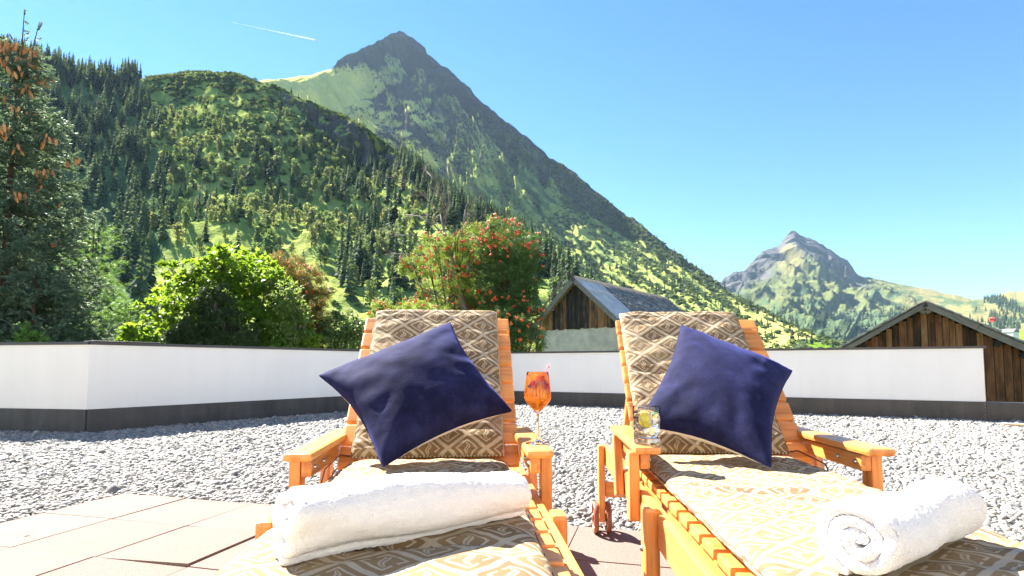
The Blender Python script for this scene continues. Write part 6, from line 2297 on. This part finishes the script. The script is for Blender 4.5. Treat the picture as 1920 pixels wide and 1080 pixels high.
v, f = stamp(ov[0], ov[1], P, rot_from_dir(D, rr_.uniform(0, 6.28, 60), rr_.uniform(0.0035, 0.0065, 60)))
link('blossoms', np_mesh('blossoms', v, f), flower_m, spg)

GR = to_world(R_LOC, R_RZ, (-0.318, -0.315, ARM_Z))
g = empty('tumbler', GR)
tag(g, 'straight clear tumbler of water with lemon and mint on the wooden armrest', 'tumbler')
fac = lambda i, th: 1.0


def tumb_w(i, th):
    return 1.0 + (0.012 * math.cos(8 * th) if i in (12, 13, 14) else 0.0)


outer = [(0.0, 0.0), (0.034, 0.0), (0.0368, 0.0018), (0.0378, 0.005), (0.0385, 0.03), (0.0398, 0.07), (0.0408, 0.1105), (0.0403, 0.1118), (0.0393, 0.1118), (0.0390, 0.1105), (0.0380, 0.07), (0.0368, 0.05), (0.0345, 0.035), (0.0335, 0.022), (0.0300, 0.0175), (0.0, 0.0165)]
lathe('glass_body', outer, glass_m, g, 96, wob=tumb_w)
lathe('water', [(0.0, 0.0168), (0.0302, 0.0178), (0.0337, 0.0223), (0.0347, 0.0352), (0.0370, 0.05), (0.0382, 0.07), (0.0388, 0.092), (0.0380, 0.0925), (0.0, 0.0922)], water_m, g, 64)
for k, (p, rt, lab) in enumerate([((0.010, -0.004, 0.036), (0.3, 0.5, 0.2), 'ice cube at the bottom of the tumbler'), ((-0.012, 0.006, 0.052), (0.8, 0.1, 1.1), 'ice cube at the left in the tumbler'), ((0.012, -0.008, 0.066), (0.5, 0.9, 0.4), 'ice cube under the mint in the tumbler')]):
    o = bpy.data.objects.new('ice_cube', icem); COL.objects.link(o); o.location = GR + Vector(p); o.rotation_euler = rt; o.scale = (1.1,) * 3
    tag(o, lab, 'ice cube', 'ice cubes in the drinks')
ls = empty('lemon_slice', GR + Vector((-0.010, -0.020, 0.068)))
tag(ls, 'yellow lemon slice floating in the tumbler below the mint', 'lemon slice')
ls.rotation_euler = (1.05, 0.55, 0.15)
lathe('flesh', [(0.0, -0.0022), (0.0172, -0.0022), (0.0172, 0.0022), (0.0, 0.0022)], lemon_m, ls, 32, smooth=False)
lathe('rind', [(0.0174, -0.0026), (0.0200, -0.0018), (0.0204, 0.0), (0.0200, 0.0018), (0.0174, 0.0026), (0.0174, -0.0026)], rind_m, ls, 32)
mt = empty('mint_sprig', GR + Vector((0.010, -0.012, 0.075)))
tag(mt, 'green mint sprig floating at the top of the tumbler', 'mint sprig')
for k in range(7):
    a = 2.4 * k
    v, f = stamp(oval_leaf(0.33)[0], ov[1], np.array([[0.003 * math.cos(a), 0.003 * math.sin(a), 0.002 * k]]), rot_from_dir(np.array([[math.cos(a), math.sin(a), 0.25 + 0.05 * k]]), np.array([0.3 * (k % 3)]), np.array([0.017 + 0.002 * (k % 3)])))
    link('leaf', np_mesh('leaf', v, f, True), mint_m, mt)

# a fallen leaf on the tiles, and the contrail
o = link('fallen_leaf', np_mesh('fallen_leaf', oval_leaf(0.3)[0] * 0.035, oval_leaf(0.3)[1]), plain_mat('dry_leaf', (0.07, 0.055, 0.05), 0.8))
o.location = gp = V3(at(45, 1003, 2.6))
dgp = at(45, 1003, 1.0) - np.array([0, 0, CAM_H]); sgp = (0.004 - CAM_H) / dgp[2]
o.location = V3(np.array([0, 0, CAM_H]) + dgp * sgp)
tag(o, 'small dark dry leaf lying on the pink granite tiles', 'leaf')
ct, nt, b = new_mat('vapour')
b.inputs['Base Color'].default_value = (0.9, 0.9, 0.9, 1)
b.inputs['Roughness'].default_value = 1.0
b.inputs['Specular IOR Level'].default_value = 0.0
t = nt.nodes.new('ShaderNodeBsdfTranslucent'); t.inputs['Color'].default_value = (0.95, 0.95, 0.95, 1)
ms = nd(nt, 'ShaderNodeMixShader', {0: 0.5, 1: b.outputs[0], 2: t.outputs[0]})
nt.links.new(ms.outputs[0], nt.nodes['Material Output'].inputs['Surface'])
ca, cb = V3(at(436, 42, 12000)), V3(at(597, 76, 11000))
pts = [ca.lerp(cb, i / 24) for i in range(25)]
o = tubes('contrail', [([p + Vector((0, 0, 2 * math.sin(i * 2.1))) for i, p in enumerate(pts)], [1.0 + 13 * (i / 24) ** 1.2 + 0.6 * math.sin(i * 1.7) for i in range(24)] + [4])], ct, None, 8)
tag(o, 'thin white aircraft contrail slanting across the clear sky left of the peak', 'contrail')

# ------------------------------------------------------------------ haze between the terrace and the far slopes
hz_m = bpy.data.materials.new('valley_haze')
hz_m.use_nodes = True
hz_m.node_tree.nodes.remove(hz_m.node_tree.nodes['Principled BSDF'])
pv = nd(hz_m.node_tree, 'ShaderNodeVolumePrincipled', {'Color': (0.50, 0.74, 1.0, 1), 'Density': 2.8e-5, 'Anisotropy': 0.2})
hz_m.node_tree.links.new(pv.outputs[0], hz_m.node_tree.nodes['Material Output'].inputs['Volume'])
hz_me = bpy.data.meshes.new('haze')
bm = bmesh.new()
bmesh.ops.create_cube(bm, size=1.0)
for v in bm.verts:
    v.co = Vector((v.co.x * 14000, 2750 + v.co.y * 8700, (-4.3 if v.co.z < 0 else 1430)))
bm.to_mesh(hz_me); bm.free()
tag(link('haze', hz_me, hz_m), kind='stuff')
import OpenImageIO as oiio,sys,numpy as np
a=oiio.ImageBuf(sys.argv[1]).get_pixels(oiio.FLOAT)
H,W=a.shape[:2]
for n,(x,y) in dict(skyTR=(1850,100),skyTM=(1200,100),skyL=(300,60),skyH=(1300,470),skyHR=(1850,520),wallL=(350,700),wallR=(1650,700),grav=(1700,830),gravL=(250,870),tile=(250,1000),peak=(750,110),slope=(450,220),meadow=(600,160),grass=(1150,500),forest=(200,300),far=(1490,520),barnpl=(1080,640),pil=(800,750),wood=(950,640)).items():
    x=int(x*W/1920);y=int(y*H/1080)
    print(n,(a[y-2:y+3,x-2:x+3,:3].mean((0,1))*255).round().astype(int))
